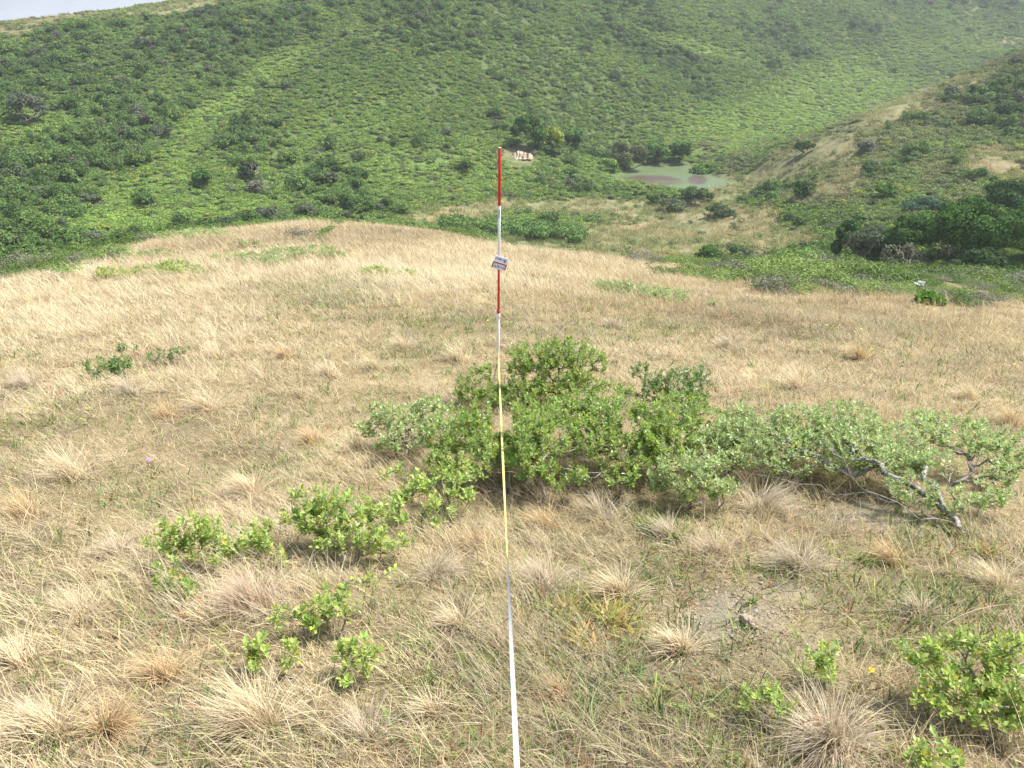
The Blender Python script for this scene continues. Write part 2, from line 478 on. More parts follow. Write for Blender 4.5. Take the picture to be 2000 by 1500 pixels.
M_GROUND = ground_mat()
M_STRAW = plant_mat('dry_grass', 'GEOMETRY', None, trans=.30, rough=.6, spec=.25, var=.42, hue=.014)
M_TUFT = plant_mat('tussock_grass', 'OBJECT', None, trans=.30, rough=.6, spec=.25, var=.35, hue=.012)
M_GREENB = plant_mat('green_blades', 'INSTANCER', None, trans=.35, rough=.5, spec=.35, var=.4, hue=.03)
M_HEAD = plant_mat('seed_heads', 'INSTANCER', (.13, .07, .035), trans=.1, var=.4)
M_SCRUB = plant_mat('scrub_leaves', 'INSTANCER', None, trans=.25, rough=.7, spec=.08, var=.45, hue=.025)
M_BUSH = plant_mat('bush_leaves', 'OBJECT', None, trans=.25, rough=.7, spec=.08, var=.45, hue=.025)
M_TWIG = simple_mat('grey_twigs', (.36, .31, .26), .8, .15, ncol=(.19, .15, .12), nscale=60, bump=.4)
M_PALEWOOD = simple_mat('bleached_wood', (.40, .37, .33), .8, .15, ncol=(.17, .145, .12), nscale=45, bump=.6)
M_BARK = simple_mat('dark_bark', (.20, .16, .12), .9, .1, ncol=(.10, .08, .06), nscale=8, bump=.5)

# ================================================================== GROUND
def cover_colour(x, y, z):
    """albedo of the soil, litter and low growth, by place"""
    r = np.hypot(x, y)
    kn = sstep(-.5, 1.5, knoll(x, y) - valley(x, y))
    br, bw, gr, ba = regions(x, y, z, BRIGHT), regions(x, y, z, BROWN), regions(x, y, z, GREEN_NEAR), regions(x, y, z, BARE)
    n = fbm(x, y, 1.4, 4, 21) * .5 + .5
    near = mixc(STRAW_B, STRAW, np.clip(n * .8 + br * .5 - bw * .2, 0, 1))
    near = mixc(near, (.20, .17, .08), gr * .5)
    near = mixc(near, SOIL, np.clip(ba * 1.1, 0, 1))
    near = near * mixc((.62,) * 3, (.9,) * 3, np.clip(fbm(x, y, .35, 3, 23) * .9 + .5, 0, 1))
    sw = hill_green(x, y, z)
    hill = mixc((.085, .11, .04), (.13, .185, .052), sw)
    vg = valley_grass(x, y, z)
    hill = mixc(hill, mixc((.17, .18, .08), (.27, .225, .115), np.clip(fbm(x, y, 5, 3, 31) + .5, 0, 1)), vg)
    hill = mixc(hill, (.26, .20, .12), np.clip(regions(x, y, z, DIRT) * (.7 + fbm(x, y, 2.5, 3, 35)), 0, 1))
    return mixc(hill, near, kn)

VGRASS = [(1180,480,260,45,0,1.),(1350,445,190,40,0,1.),(900,415,120,18,-6,.9),(1130,405,110,18,0,1.),(1480,470,70,30,0,.9),(1300,405,110,18,0,.8),
          (1560,310,190,34,-27,.6),(1750,215,130,26,-25,.6),(1620,330,160,60,-20,.42),(1850,180,120,30,-25,.4),(1420,380,40,40,0,.7),(1830,330,60,25,0,.4),(1950,315,70,28,0,.9),(1560,470,60,20,0,.6),
          (1990,345,60,18,0,.6),(100,38,330,9,-10,.7),(0,60,80,10,0,.7),(1890,25,30,35,0,.35),(1980,80,60,10,0,.5),(1230,520,200,20,0,.9),(330,18,150,12,-8,.7),(700,400,80,15,0,.15),
          (1450,440,70,25,-20,.8),(1640,355,110,35,-20,.45)]
DIRT = [(1015,305,34,24,0,1.),(1895,35,16,30,0,.25),(1945,325,45,16,0,.4)]
DARKBAND = [(1200,190,240,110,0,1.),(1000,270,160,60,0,.8),(560,300,260,45,20,1.),(450,150,200,80,-30,.7),(150,330,200,110,-10,1.),(1150,230,180,60,20,.9),(700,60,260,60,0,.6),(1700,380,200,70,0,.7),(250,60,250,40,-10,.8)]
SWALE = [(540,130,90,22,-28,.8),(430,210,110,26,-35,.8),(330,310,120,24,-35,.6),(250,380,150,30,-20,.6),(300,420,250,26,-4,.8),(700,250,200,70,-20,.5),(850,330,200,60,0,.6),
         (1500,230,260,50,-10,.9),(1700,130,200,45,-10,.7),(1330,230,120,40,0,.5),(1350,90,110,14,15,.8),(1250,60,120,12,15,.5),(1180,340,120,22,15,.6),(950,440,250,20,0,.4),(60,240,90,40,0,.5),(180,180,80,15,-20,.4),
         (1620,190,220,70,-12,1.),(1400,260,120,50,0,.9),(1880,90,120,16,0,.6),(1820,255,160,60,-20,.35),(720,160,160,40,-20,.2)]
def valley_grass(x, y, z):
    v = regions(x, y, z, VGRASS)
    return np.clip(sstep(.12, .6, v + .3 * fbm(x, y, 7, 4, 33)), 0, 1)
def hill_green(x, y, z):
    s = regions(x, y, z, SWALE)
    return np.clip(s + .35 * fbm(x, y, 16, 3, 41) + .15, 0, 1)

def build_ground():
    half = radians(38)
    ff = np.linspace(-half, half, 520)
    back = np.linspace(half, 2 * pi - half, 90)[1:-1]
    az = np.r_[ff, back]; na = len(az)
    rad = np.r_[np.geomspace(.3, 12, 190), np.geomspace(12.2, 60, 170), np.geomspace(60.5, 380, 300), np.geomspace(390, 2500, 30)]
    nr = len(rad)
    A, R = np.meshgrid(az, rad)
    X = R * np.sin(A); Y = R * np.cos(A)
    Z = H(X, Y)
    ba = regions(X, Y, Z, BARE)
    Z = Z + ba * (.022 * fbm(X, Y, .16, 4, 71) + .012 * np.clip(fbm(X, Y, .05, 2, 77), 0, 1))
    k = cover_colour(X.ravel(), Y.ravel(), Z.ravel())
    V = np.stack([X, Y, Z], -1).reshape(-1, 3)
    V = np.r_[V, [[0, 0, float(H(0., 0.))]]]; k = np.r_[k, k[:1]]
    i = np.arange(nr - 1)[:, None] * na; j = np.arange(na)[None]; j2 = (j + 1) % na
    Fq = np.stack([i + j, i + na + j, i + na + j2, i + j2], -1).reshape(-1, 4)
    c = len(V) - 1
    Ft = np.stack([np.full(na, c), np.arange(na), (np.arange(na) + 1) % na], -1)
    # knoll (near) and hills (far) as two pieces of terrain sharing an edge in the hidden dip
    cut = int(np.searchsorted(rad, 48))
    fr = np.repeat(np.arange(nr - 1), na)
    for nm, sel, tri in (('ground', fr < cut, Ft), ('hills', fr >= cut, None)):
        f = Fq[sel]; used = np.unique(np.r_[f.ravel(), tri.ravel() if tri is not None else f[0]])
        mp = np.full(len(V), -1); mp[used] = np.arange(len(used))
        fl = [mp[f]] + ([mp[tri]] if tri is not None else [])
        me = mesh_np(nm, V[used], fl, attrs=dict(biome=k[used]), mats=[M_GROUND], smooth=True)
        o = link(nm, me); o['kind'] = 'structure'
        o['label'] = 'dry grassy knoll in front' if nm == 'ground' else 'green scrub covered hillsides and valley'
build_ground()

# pond
def build_pond():
    m, ns, ln = newmat('algae_water')
    out = nd(ns, 'ShaderNodeOutputMaterial'); bs = nd(ns, 'ShaderNodeBsdfPrincipled'); bs.inputs['Roughness'].default_value = .35
    bs.inputs['Specular IOR Level'].default_value = .15
    a = attr(ns, 'scum'); ln.new(a.outputs['Color'], bs.inputs['Base Color']); ln.new(bs.outputs[0], out.inputs[0])
    n = 160; rr = np.linspace(0, 1, 60)
    an = np.arange(n) / n * 2 * pi
    A, R = np.meshgrid(an, rr)
    sh = (1 + .10 * np.sin(3 * A + 1) + .07 * np.sin(5 * A) + .04 * np.sin(9 * A + 2))
    X = PC[0] + 7.8 * R / sh * 1.06 * np.cos(A); Y = PC[1] + 11.5 * R / sh * 1.06 * np.sin(A)
    Z = np.full_like(X, POND_Z)
    u, v, _ = proj(X, Y, Z)
    red = np.maximum(np.exp(-(((u - 1272) / 66)**2 + ((v - 353) / 12)**2)**2), np.exp(-(((u - 1362) / 22)**2 + ((v - 351) / 10)**2)**2))
    red = np.clip(red + .25 * fbm(X, Y, 1.6, 3, 5), 0, 1)
    col = mixc((.125, .165, .075), (.098, .070, .048), sstep(.25, .8, red).ravel())
    col = mixc(col, (.12, .14, .05), np.clip(fbm(X, Y, 3, 3, 9).ravel(), 0, .5))
    i = np.arange(59)[:, None] * n; j = np.arange(n)[None]
    Fq = np.stack([i + j, i + n + j, i + n + (j + 1) % n, i + (j + 1) % n], -1).reshape(-1, 4)
    me = mesh_np('water', np.stack([X, Y, Z], -1).reshape(-1, 3), Fq[n:], attrs=dict(scum=col), mats=[m])
    o = link('water', me); o['kind'] = 'structure'; o['label'] = 'small pond covered with pale green and reddish algae'
build_pond()

# ================================================================== GRASS
def grass_variant(name, n, rad, lmin, lmax, lean0, lean1, curl0, curl1, w, mat, wind=None, wk=0, segs=4, r=rng, heads=0, hs=.004):
    a = r.uniform(0, 2 * pi, n); q = rad * np.sqrt(r.uniform(0, 1, n))
    base = np.stack([q * np.cos(a), q * np.sin(a), np.full(n, -.01)], -1)
    az = r.uniform(0, 2 * pi, n)
    if wind is not None:
        az = np.where(r.uniform(0, 1, n) < wk, wind + r.normal(0, .5, n), az)
    L = r.uniform(lmin, lmax, n); ln_ = r.uniform(lean0, lean1, n); cu = r.uniform(curl0, curl1, n)
    p = [blades(base, az, L, ln_, cu, r.uniform(.6, 1.3, n) * w, segs, r)]
    mi = [np.zeros(len(p[0][1]))]
    if heads:
        k = heads
        b2 = base[:k].copy(); L2 = r.uniform(lmin, lmax, k) * 1.35 + .02
        st = blades(b2, az[:k], L2, ln_[:k] * .4, cu[:k] * .3, np.full(k, w * .7), segs, r)
        p.append(st); mi.append(np.zeros(len(st[1])))
        tip = st[0].reshape(k, -1, 3)[:, -2:].mean(1)
        d = norm(r.normal(0, 1, (k, 3)))
        for s in range(3):
            d2 = norm(r.normal(0, 1, (k, 3)))
            hl = leaves(tip - d * hs, d, d2, np.full(k, hs * 2.4), .7, r, .5)
            p.append(hl); mi.append(np.ones(len(hl[1])))
    V, Fl, b, t = cat_meshes(p)
    me = mesh_np(name, V, Fl, attrs=dict(b=b, t=t), mats=[mat, M_HEAD], mat_idx=np.concatenate(mi))
    return variant(name, me)

WIND = 4.3   # heading (clockwise from north) the tall grass leans to
def sample_knoll(n, r0, r1, half=34.5, power=1.0, r=rng):
    a = r.uniform(-radians(half), radians(half), n)
    q = (r.uniform(0, 1, n) * (r1**power - r0**power) + r0**power)**(1 / power)
    x, y = q * np.sin(a), q * np.cos(a)
    return x, y
def infield(x, y, z, m=60):
    u, v, _ = proj(x, y, z)
    return (u > -m) & (u < 2000 + m) & (v < 1500 + 2.5 * m)
def straw_colour(x, y, z, r=rng):
    br, bw, gr = regions(x, y, z, BRIGHT), regions(x, y, z, BROWN), regions(x, y, z, GREEN_NEAR)
    n1 = fbm(x, y, .9, 3, 51) * .5 + .5; n2 = r.uniform(0, 1, len(x))
    k = np.clip(.14 + .52 * n1 + .45 * (fbm(x, y, 3.2, 2, 53) * .5 + .5) - .1 + .3 * (n2 - .5) + .5 * br - .45 * bw - .15 * gr, 0, 1)
    c = mixc(STRAW_B, STRAW, np.clip(k * 2, 0, 1)); c = mixc(c, STRAW_L, np.clip(k * 2 - 1, 0, 1)); c = mixc(c, (.27, .28, .15), gr * .38)
    c = mixc(c, GREY_L, (r.uniform(0, 1, len(x)) < .25) * .8)
    return c, gr, br, bw
def finish(name, x, y, z, col, idx, smin, smax, variants, label, tilt=.15, hz=None, r=rng, wind=False):
    n = len(x)
    rz = r.uniform(0, 2 * pi, n) if not wind else r.normal(0, .45, n)
    rot = np.stack([r.normal(0, tilt, n), r.normal(0, tilt, n), rz], -1)
    s = r.uniform(smin, smax, n); S = np.stack([s, s, s * (1 if hz is None else hz)], -1)
    return scatter(name, np.stack([x, y, z], -1), rot, S, idx, col, variants, label)

def tufts(n, r0, r1, power, keep_fn, half=56):
    """centres of grass tufts on the knoll, kept by a place-dependent chance"""
    x, y = sample_knoll(n, r0, r1, half=half, power=power)
    z = H(x, y)
    k = infield(x, y, z, 80)
    x, y, z = x[k], y[k], z[k]
    k = rng.uniform(0, 1, len(x)) < keep_fn(x, y, z)
    return x[k], y[k], z[k]

def grass_mesh(name, x, y, z, col, m, spread, L, lean, curl, w, wk, segs, label, mat=None, heading=WIND, cvar=.1, extra=None):
    """m blades for each tuft, in one mesh"""
    r = rng; n = len(x); idx = np.repeat(np.arange(n), m); N = len(idx)
    a = r.uniform(0, 2 * pi, N); q = np.abs(r.normal(0, 1, N)) * spread[idx]
    bx, by = x[idx] + q * np.cos(a), y[idx] + q * np.sin(a)
    bz = z[idx] - (z[idx] - z[idx])
    # follow the local slope
    e = .05
    gx = (H(x + e, y) - H(x - e, y)) / (2 * e); gy = (H(x, y + e) - H(x, y - e)) / (2 * e)
    bz = z[idx] + gx[idx] * (bx - x[idx]) + gy[idx] * (by - y[idx]) - .006
    flow = heading + 1.3 * fbm(x, y, 1.1, 3, 121)
    az = np.arctan2(np.cos(a), np.sin(a)) * 0
    outw = np.arctan2(np.cos(a), np.sin(a))
    k = r.uniform(0, 1, N) < wk
    az = np.where(k, flow[idx] + r.normal(0, .45, N), outw + r.normal(0, .7, N))
    dr = np.hypot(x, y)[idx]
    Lb = L[idx] * r.uniform(.55, 1.2, N)
    wb = w * r.uniform(.6, 1.3, N) * np.maximum(1, dr * .21)
    ln_ = np.clip(r.uniform(lean[0], lean[1], N), 0, 1.5); cu = r.uniform(curl[0], curl[1], N)
    cu = np.minimum(cu, 1.65 - ln_)
    V, Fq, b, t = blades(np.stack([bx, by, bz], -1), az, Lb, ln_, cu, wb, segs, r)
    kk = 2 * (segs + 1)
    cb = col[idx] * (1 + r.normal(0, cvar, (N, 1)))
    tint = np.repeat(np.clip(cb, .01, .95), kk, 0)
    me = mesh_np(name, V, Fq, attrs=dict(b=b, t=t, tint=tint), mats=[mat or M_STRAW])
    o = link(name, me); tag(o, label, name.replace('_', ' '), kind='stuff')
    return o

def build_grass():
    r = rng
    BAREF = lambda x, y, z: regions(x, y, z, BARE)
    # short matted turf
    x, y, z = tufts(52000, .95, 13, 1.0, lambda x, y, z: (1 - .95 * BAREF(x, y, z)))
    c, gr, br, bw = straw_colour(x, y, z)
    g = (r.uniform(0, 1, len(x)) < gr * .45 + .04)
    c = np.where(g[:, None], mixc(c, (.26, .28, .11), np.full(len(x), .55)), c)
    d = np.hypot(x, y)
    grass_mesh('dry_turf', x, y, z, c, 9, .025 + .007 * d, r.uniform(.03, .075, len(x)) * (1 + .04 * d), (.4, 1.45), (0, .8), .0026, .25, 2,
               'short dry straw turf matted over the near slope', cvar=.16)
    # loose tufts
    lump = lambda x, y: np.clip(.5 + 1.3 * fbm(x, y, .5, 3, 61), 0, 1)
    x, y, z = tufts(26000, .95, 14, 1.0, lambda x, y, z: np.clip(.12 + .8 * lump(x, y)**2 + .7 * regions(x, y, z, THATCH) + .3 * regions(x, y, z, BRIGHT) - 1.1 * BAREF(x, y, z) - .2 * regions(x, y, z, GREEN_NEAR), .01, 1))
    c, gr, br, bw = straw_colour(x, y, z); c = mixc(c, STRAW_L, np.clip(.25 + .3 * br, 0, .6))
    d = np.hypot(x, y)
    grass_mesh('tall_dry_grass', x, y, z, c, 12, .02 + .004 * d, r.uniform(.10, .24, len(x)) * (.75 + .35 * br), (.1, 1.05), (.3, 1.3), .0024, .55, 4,
               'long pale straw grass leaning over in the wind on the knoll')
    # single long arching stalks
    x, y, z = tufts(3200, 1.1, 14, 1.1, lambda x, y, z: np.clip(.25 + .5 * regions(x, y, z, BRIGHT) - BAREF(x, y, z), .02, 1))
    c = np.tile(np.array([STRAW_L]), (len(x), 1)) * r.uniform(.7, 1.1, (len(x), 1))
    grass_mesh('straw_stalks', x, y, z, c, 1, np.full(len(x), .01), r.uniform(.3, .5, len(x)), (.2, .9), (.5, 1.1), .0022, .9, 7,
               'single long straw stalks arching above the turf', heading=1.9)
    # green herbs
    x, y, z = tufts(38000, .95, 14, 1.05, lambda x, y, z: np.clip(.11 + 1.1 * regions(x, y, z, GREEN_NEAR) * (.6 + 1.1 * fbm(x, y, .35, 2, 66)) + .4 * np.clip(fbm(x, y, .6, 3, 68), 0, 1), .05, 1) * (1 - .5 * BAREF(x, y, z)))
    u = r.uniform(0, 1, len(x))
    c = mixc((.12, .21, .05), (.34, .36, .11), u**1.3)
    c = np.where((r.uniform(0, 1, len(x)) < .035)[:, None], np.array((.40, .17, .07)), c)
    d = np.hypot(x, y)
    grass_mesh('green_herbs', x, y, z + .008, c, 6, .018 + .003 * d, r.uniform(.03, .09, len(x)), (.2, 1.3), (.1, .8), .0055, .1, 3,
               'small green leaves growing through the dry turf', cvar=.15)
    # dark dried flower heads on short stems
    x, y, z = tufts(9000, 1., 12, 1.05, lambda x, y, z: np.clip(.25 + .6 * regions(x, y, z, BROWN) + .3 * fbm(x, y, .8, 2, 99), .03, 1) * (1 - BAREF(x, y, z)))
    n = len(x); hh = r.uniform(.05, .11, n); p = np.stack([x, y, z + hh], -1)
    parts = [blades(np.stack([x, y, z], -1), r.uniform(0, 6.28, n), hh, np.zeros(n), np.full(n, .05), np.full(n, .0015), 1, r)]
    for s in range(3):
        parts.append(leaves(p - .003, norm(r.normal(0, 1, (n, 3))), norm(r.normal(0, 1, (n, 3))), np.full(n, .009), .8, r, .5))
    V, Fl, b, t = cat_meshes(parts)
    tint = np.tile(np.array([[.17, .10, .055]]), (len(V), 1))
    o = link('seed_heads', mesh_np('seed_heads', V, Fl, attrs=dict(b=b, t=t, tint=tint), mats=[M_STRAW]))
    tag(o, 'small dark dried flower heads standing in the turf', 'seed heads', kind='stuff')
    # meadow over the crown of the knoll
    def kf(x, y, z):
        return (np.hypot(x, y) < np.interp(np.arctan2(x, y), _az, _R) + 3) * (knoll_scrub(x, y, z) < .85) * (sstep(8.5, 12, np.hypot(x, y)))
    x, y, z = tufts(30000, 8.5, 38, 1.15, kf, half=36)
    c, gr, br, bw = straw_colour(x, y, z)
    g = (r.uniform(0, 1, len(x)) < gr * .5 + .03)
    c = np.where(g[:, None], np.array((.20, .23, .09)), c)
    d = np.hypot(x, y)
    grass_mesh('dry_meadow', x, y, z, c, 11, .05 + .007 * d, r.uniform(.14, .34, len(x)) * (.8 + .3 * br), (.2, 1.2), (.3, 1.1), .0021, .6, 3,
               'golden dry meadow grass over the crown of the knoll')

# right flank and left edge of the knoll are scrub, not grass
def knoll_scrub(x, y, z):
    u, v, _ = proj(x, y, z)
    lim_r = np.interp(u, [1150, 1300, 1500, 1700, 2000], [500, 533, 560, 585, 600])
    n = 14 * fbm(x, y, 3, 3, 81)
    right = sstep(22, -22, v - lim_r - n) * (u > 1150)
    lim_l = np.interp(u, [0, 100, 200, 300], [562, 540, 516, 478])
    left = sstep(16, -16, v - lim_l - n) * (u < 300)
    R = np.interp(np.arctan2(x, y), _az, _R)
    beyond = np.where(np.hypot(x, y) > R + 2.5, 1, 0)
    return np.maximum(np.maximum(right, left), beyond)
build_grass()

# ================================================================== SCRUB COVER (uncountable) on hills, valley and knoll flank
def leaf_clump(name, n, rx, h, size, mat, r, shell=.55, flat=.0, lobes=5):
    """irregular low bush of leaf sprays; open, uneven outline"""
    cs = np.stack([r.uniform(-.55, .55, lobes) * rx, r.uniform(-.55, .55, lobes) * rx, r.uniform(.25, .7, lobes) * h], -1)
    rr = r.uniform(.35, .62, lobes)
    k = r.integers(0, lobes, n)
    d = norm(r.normal(0, 1, (n, 3))); d[:, 2] = np.abs(d[:, 2]) * .9 + d[:, 2] * .1
    q = (shell + (1 - shell) * r.uniform(0, 1, n))[:, None]
    pos = cs[k] + d * q * rr[k][:, None] * np.array([rx, rx, h * .85])
    pos[:, 2] = np.maximum(pos[:, 2], -.05 * h)
    up = norm(d + r.normal(0, .35, (n, 3)) + np.array([0, 0, .25])); dd = norm(np.cross(up, norm(r.normal(0, 1, (n, 3)))))
    V, Fq, b, t = leaves(pos, dd, up, r.uniform(.6, 1.4, n) * size, .75, r, .15)
    b = np.clip(.25 * np.repeat(r.uniform(0, 1, lobes)[k], 5) + .75 * b, 0, 1)
    return mesh_np(name, V, Fq, attrs=dict(b=b, t=t), mats=[mat])

rs = np.random.default_rng(3)
fine = [variant('fine_%s' % 'abcd'[i], leaf_clump('fine_%s' % 'abcd'[i], 900, .8, .5, .052, M_SCRUB, rs, lobes=9)) for i in range(4)]
low = [variant('low_%s' % 'abcd'[i], leaf_clump('low_%s' % 'abcd'[i], 190, .8, .45, .15, M_SCRUB, rs, lobes=7)) for i in range(4)]
mid = [variant('mid_%s' % 'abcd'[i], leaf_clump('mid_%s' % 'abcd'[i], 420, .85, 1.0, .16, M_SCRUB, rs, lobes=6)) for i in range(4)]
gt = [grass_variant('valley_grass_%s' % 'ab'[i], 110, .8, .2, .5, .1, .9, .1, .7, .03, M_SCRUB, segs=2) for i in range(2)]
DARKG = (.078, .14, .038); MIDG = (.16, .245, .064); LITEG = (.315, .44, .10); GREYG = (.155, .16, .105); YELG = (.36, .38, .08); STRAWG = (.36, .31, .15)
BUSHMESH = [leaf_clump('bush_crown_%s' % 'abcdef'[i], 800, .9, 1.1, .15, M_BUSH, rs, lobes=7) for i in range(6)]

def scrub_colour(x, y, z, r, tall_):
    s = hill_green(x, y, z); n = len(x)
    u1, u2 = r.uniform(0, 1, n), r.uniform(0, 1, n)
    patch = fbm(x, y, 7, 3, 91) * .5 + .5
    if tall_:
        c = mixc(DARKG, MIDG, np.clip(u1 * .9 + .3 * s, 0, 1))
        gk = (u2 < .10 + .35 * np.clip(patch - .5, 0, 1))
        c = np.where(gk[:, None], mixc(GREYG, DARKG, u1 * .6), c)
    else:
        c = mixc(MIDG, LITEG, np.clip(s * .75 + .1 + .5 * (u1 - .5) + .5 * (patch - .5), 0, 1))
        vg = valley_grass(x, y, z); c = mixc(c, (.34, .34, .15), np.clip(vg * .7, 0, 1))
        c = np.where((u2 < .10 + .25 * np.clip(fbm(x, y, 14, 3, 111) + .1, 0, 1))[:, None], mixc(GREYG, MIDG, u1), c)
        c = mixc(c, (.27, .26, .13), ((x > 32) & (y < 150)) * np.clip(.35 + .8 * fbm(x, y, 5, 3, 113), 0, .8))
        c = np.where((u2 > .96)[:, None], np.array(YELG), c)
    return c

def build_scrub():
    r = np.random.default_rng(11)
    n = 140000
    a = r.uniform(-radians(35.5), radians(35.5), n)
    q = (r.uniform(0, 1, n) * (345**1.5 - 9**1.5) + 9**1.5)**(1 / 1.5)
    x, y = q * np.sin(a), q * np.cos(a); z = H(x, y)
    u, v, dep = proj(x, y, z)
    kd = knoll(x, y) - valley(x, y)
    onk = q < np.interp(np.arctan2(x, y), _az, _R) + 2.5
    ok = (u > -40) & (u < 2040) & (v > -60) & (pond_r(x, y) > 1.12)
    R = np.interp(np.arctan2(x, y), _az, _R)
    hidden = (q > R + 3) & (v > np.interp(u, [s[0] for s in SIL], [s[1] for s in SIL]) + 25)
    ok &= ~hidden & (q < R + 400)
    ks = knoll_scrub(x, y, z)
    ok &= ~(onk & (v > np.interp(u, [0, 100, 200, 300, 1150, 1300, 1500, 1700, 2000], [572, 552, 528, 470, 480, 545, 575, 600, 615])))
    ok &= ~(onk & (ks + .9 * fbm(x, y, 1.6, 3, 83) < .55))
    vg = valley_grass(x, y, z)
    dirt = regions(x, y, z, DIRT)
    sc_pts = ok & (r.uniform(0, 1, n) > vg * .93) & (dirt < .3)
    i = np.where(sc_pts)[0]
    # two layers
    dens = np.clip(.17 + .72 * fbm(x, y, 13, 3, 95) + .12 * ((x > 32) & (y < 145)) + .24 * regions(x, y, z, DARKBAND) + .25 * fbm(x, y, 3, 2, 96) - .75 * hill_green(x, y, z), .002, .7)
    tl = (r.uniform(0, 1, n) < dens * .85) & (r.uniform(0, 1, n) > vg * 1.5) & (pond_r(x, y) > 1.5) & (q > R + 26)
    L = i[~tl[i] | onk[i]]; T = i[tl[i] & ~onk[i]]
    far = lambda k: 1 + .55 * sstep(90, 300, q[k])
    c = scrub_colour(x[L], y[L], z[L], r, False)
    kn = onk[L]
    c = np.where(kn[:, None], np.where((r.uniform(0, 1, len(L)) < .2)[:, None], np.array((.22, .22, .15)), mixc((.10, .16, .045), (.25, .335, .10), np.clip(.15 + r.uniform(0, 1, len(L)) * .6 + .9 * fbm(x[L], y[L], 2.2, 3, 98), 0, 1))), c)
    s = r.uniform(.6, 1.15, len(L)) * far(L) * np.where(kn, .72 + .6 * np.clip(fbm(x[L], y[L], 2, 2, 94), -.6, .8), 1)
    rot = np.stack([r.normal(0, .12, len(L)), r.normal(0, .12, len(L)), r.uniform(0, 6.28, len(L))], -1)
    S = np.stack([s, s, s * r.uniform(.7, 1.3, len(L)) * np.where(kn, .8, 1) * (1 - .45 * hill_green(x[L], y[L], z[L]))], -1)
    near_ = q[L] < 62
    for nm, kk, vs, lb in (('low_scrub', ~near_, low, 'low bright green scrub and fern covering the hillsides'), ('flank_scrub', near_, fine, 'low green brush covering the flank of the knoll')):
        scatter(nm, np.stack([x[L], y[L], z[L]], -1)[kk], rot[kk], S[kk], r.integers(0, 4, kk.sum()), c[kk], vs, lb)
    # larger ones: the 280 biggest in the picture become bushes of their own
    s = (.62 + 1.1 * r.uniform(0, 1, len(T))**2.2) * (1 + .35 * sstep(100, 300, q[T]))
    px = s / dep[T]
    R_ = R[T]
    vis = (v[T] < np.interp(u[T], [k[0] for k in SIL], [k[1] for k in SIL]) - 4) & (u[T] > 5) & (u[T] < 1995) & (v[T] > 5)
    order = np.argsort(-px * vis)
    ind = order[:260]; rest = order[260:]
    c = scrub_colour(x[T], y[T], z[T], r, True)
    rot = np.stack([r.normal(0, .1, len(T)), r.normal(0, .1, len(T)), r.uniform(0, 6.28, len(T))], -1)
    S = np.stack([s, s, s * r.uniform(.7, 1.15, len(T))], -1)
    k = rest
    scatter('tall_scrub', np.stack([x[T][k], y[T][k], z[T][k] - .1], -1), rot[k], S[k], r.integers(0, 4, len(k)), c[k], mid, 'taller dark shrubs merging on the far hillsides')
    for k in ind:
        hill = 'spur' if (x[T][k] > 32 and y[T][k] < 145) else 'hill'
        o = bpy.data.objects.new('bush', BUSHMESH[int(r.integers(0, 6))]); COL.objects.link(o)
        o.location = (x[T][k], y[T][k], z[T][k] - .12); o.rotation_euler = rot[k]; o.scale = S[k]
        col = c[k]; grey = col[0] > col[1] * .85
        o['tint'] = [float(t) for t in col]
        kind = 'greyish' if grey else ('dark green' if col[1] < .11 else 'mid green')
        where = ('on the grassy spur in front of the upper valley', 'bushes on the spur') if hill == 'spur' else ('standing above the lighter scrub on the big hillside', 'bushes on the big hillside')
        tag(o, kind + ' rounded bush ' + where[0], 'bush', kind + ' ' + where[1])
    # valley grass
    n = 16000
    a = r.uniform(-radians(35), radians(35), n); q = np.sqrt(r.uniform(0, 1, n) * (260**2 - 45**2) + 45**2)
    q = (r.uniform(0, 1, n) * (300**1.3 - 55**1.3) + 55**1.3)**(1 / 1.3)
    x, y = q * np.sin(a), q * np.cos(a); z = H(x, y)
    u, v, dep = proj(x, y, z)
    k = (u > -30) & (u < 2030) & (v > -40) & (v < 560) & (valley_grass(x, y, z) > .15) & (pond_r(x, y) > 1.08) & (knoll(x, y) - valley(x, y) < 1)
    x, y, z = x[k], y[k], z[k]
    c = mixc((.24, .29, .10), (.50, .41, .21), np.clip(fbm(x, y, 6, 3, 97) * .9 + .45 + r.normal(0, .12, len(x)), 0, 1))
    finish('valley_meadow', x, y, z, c, r.integers(0, 2, len(x)), .8, 1.5, gt, 'tan and green meadow grass on the valley floor and spur')
build_scrub()

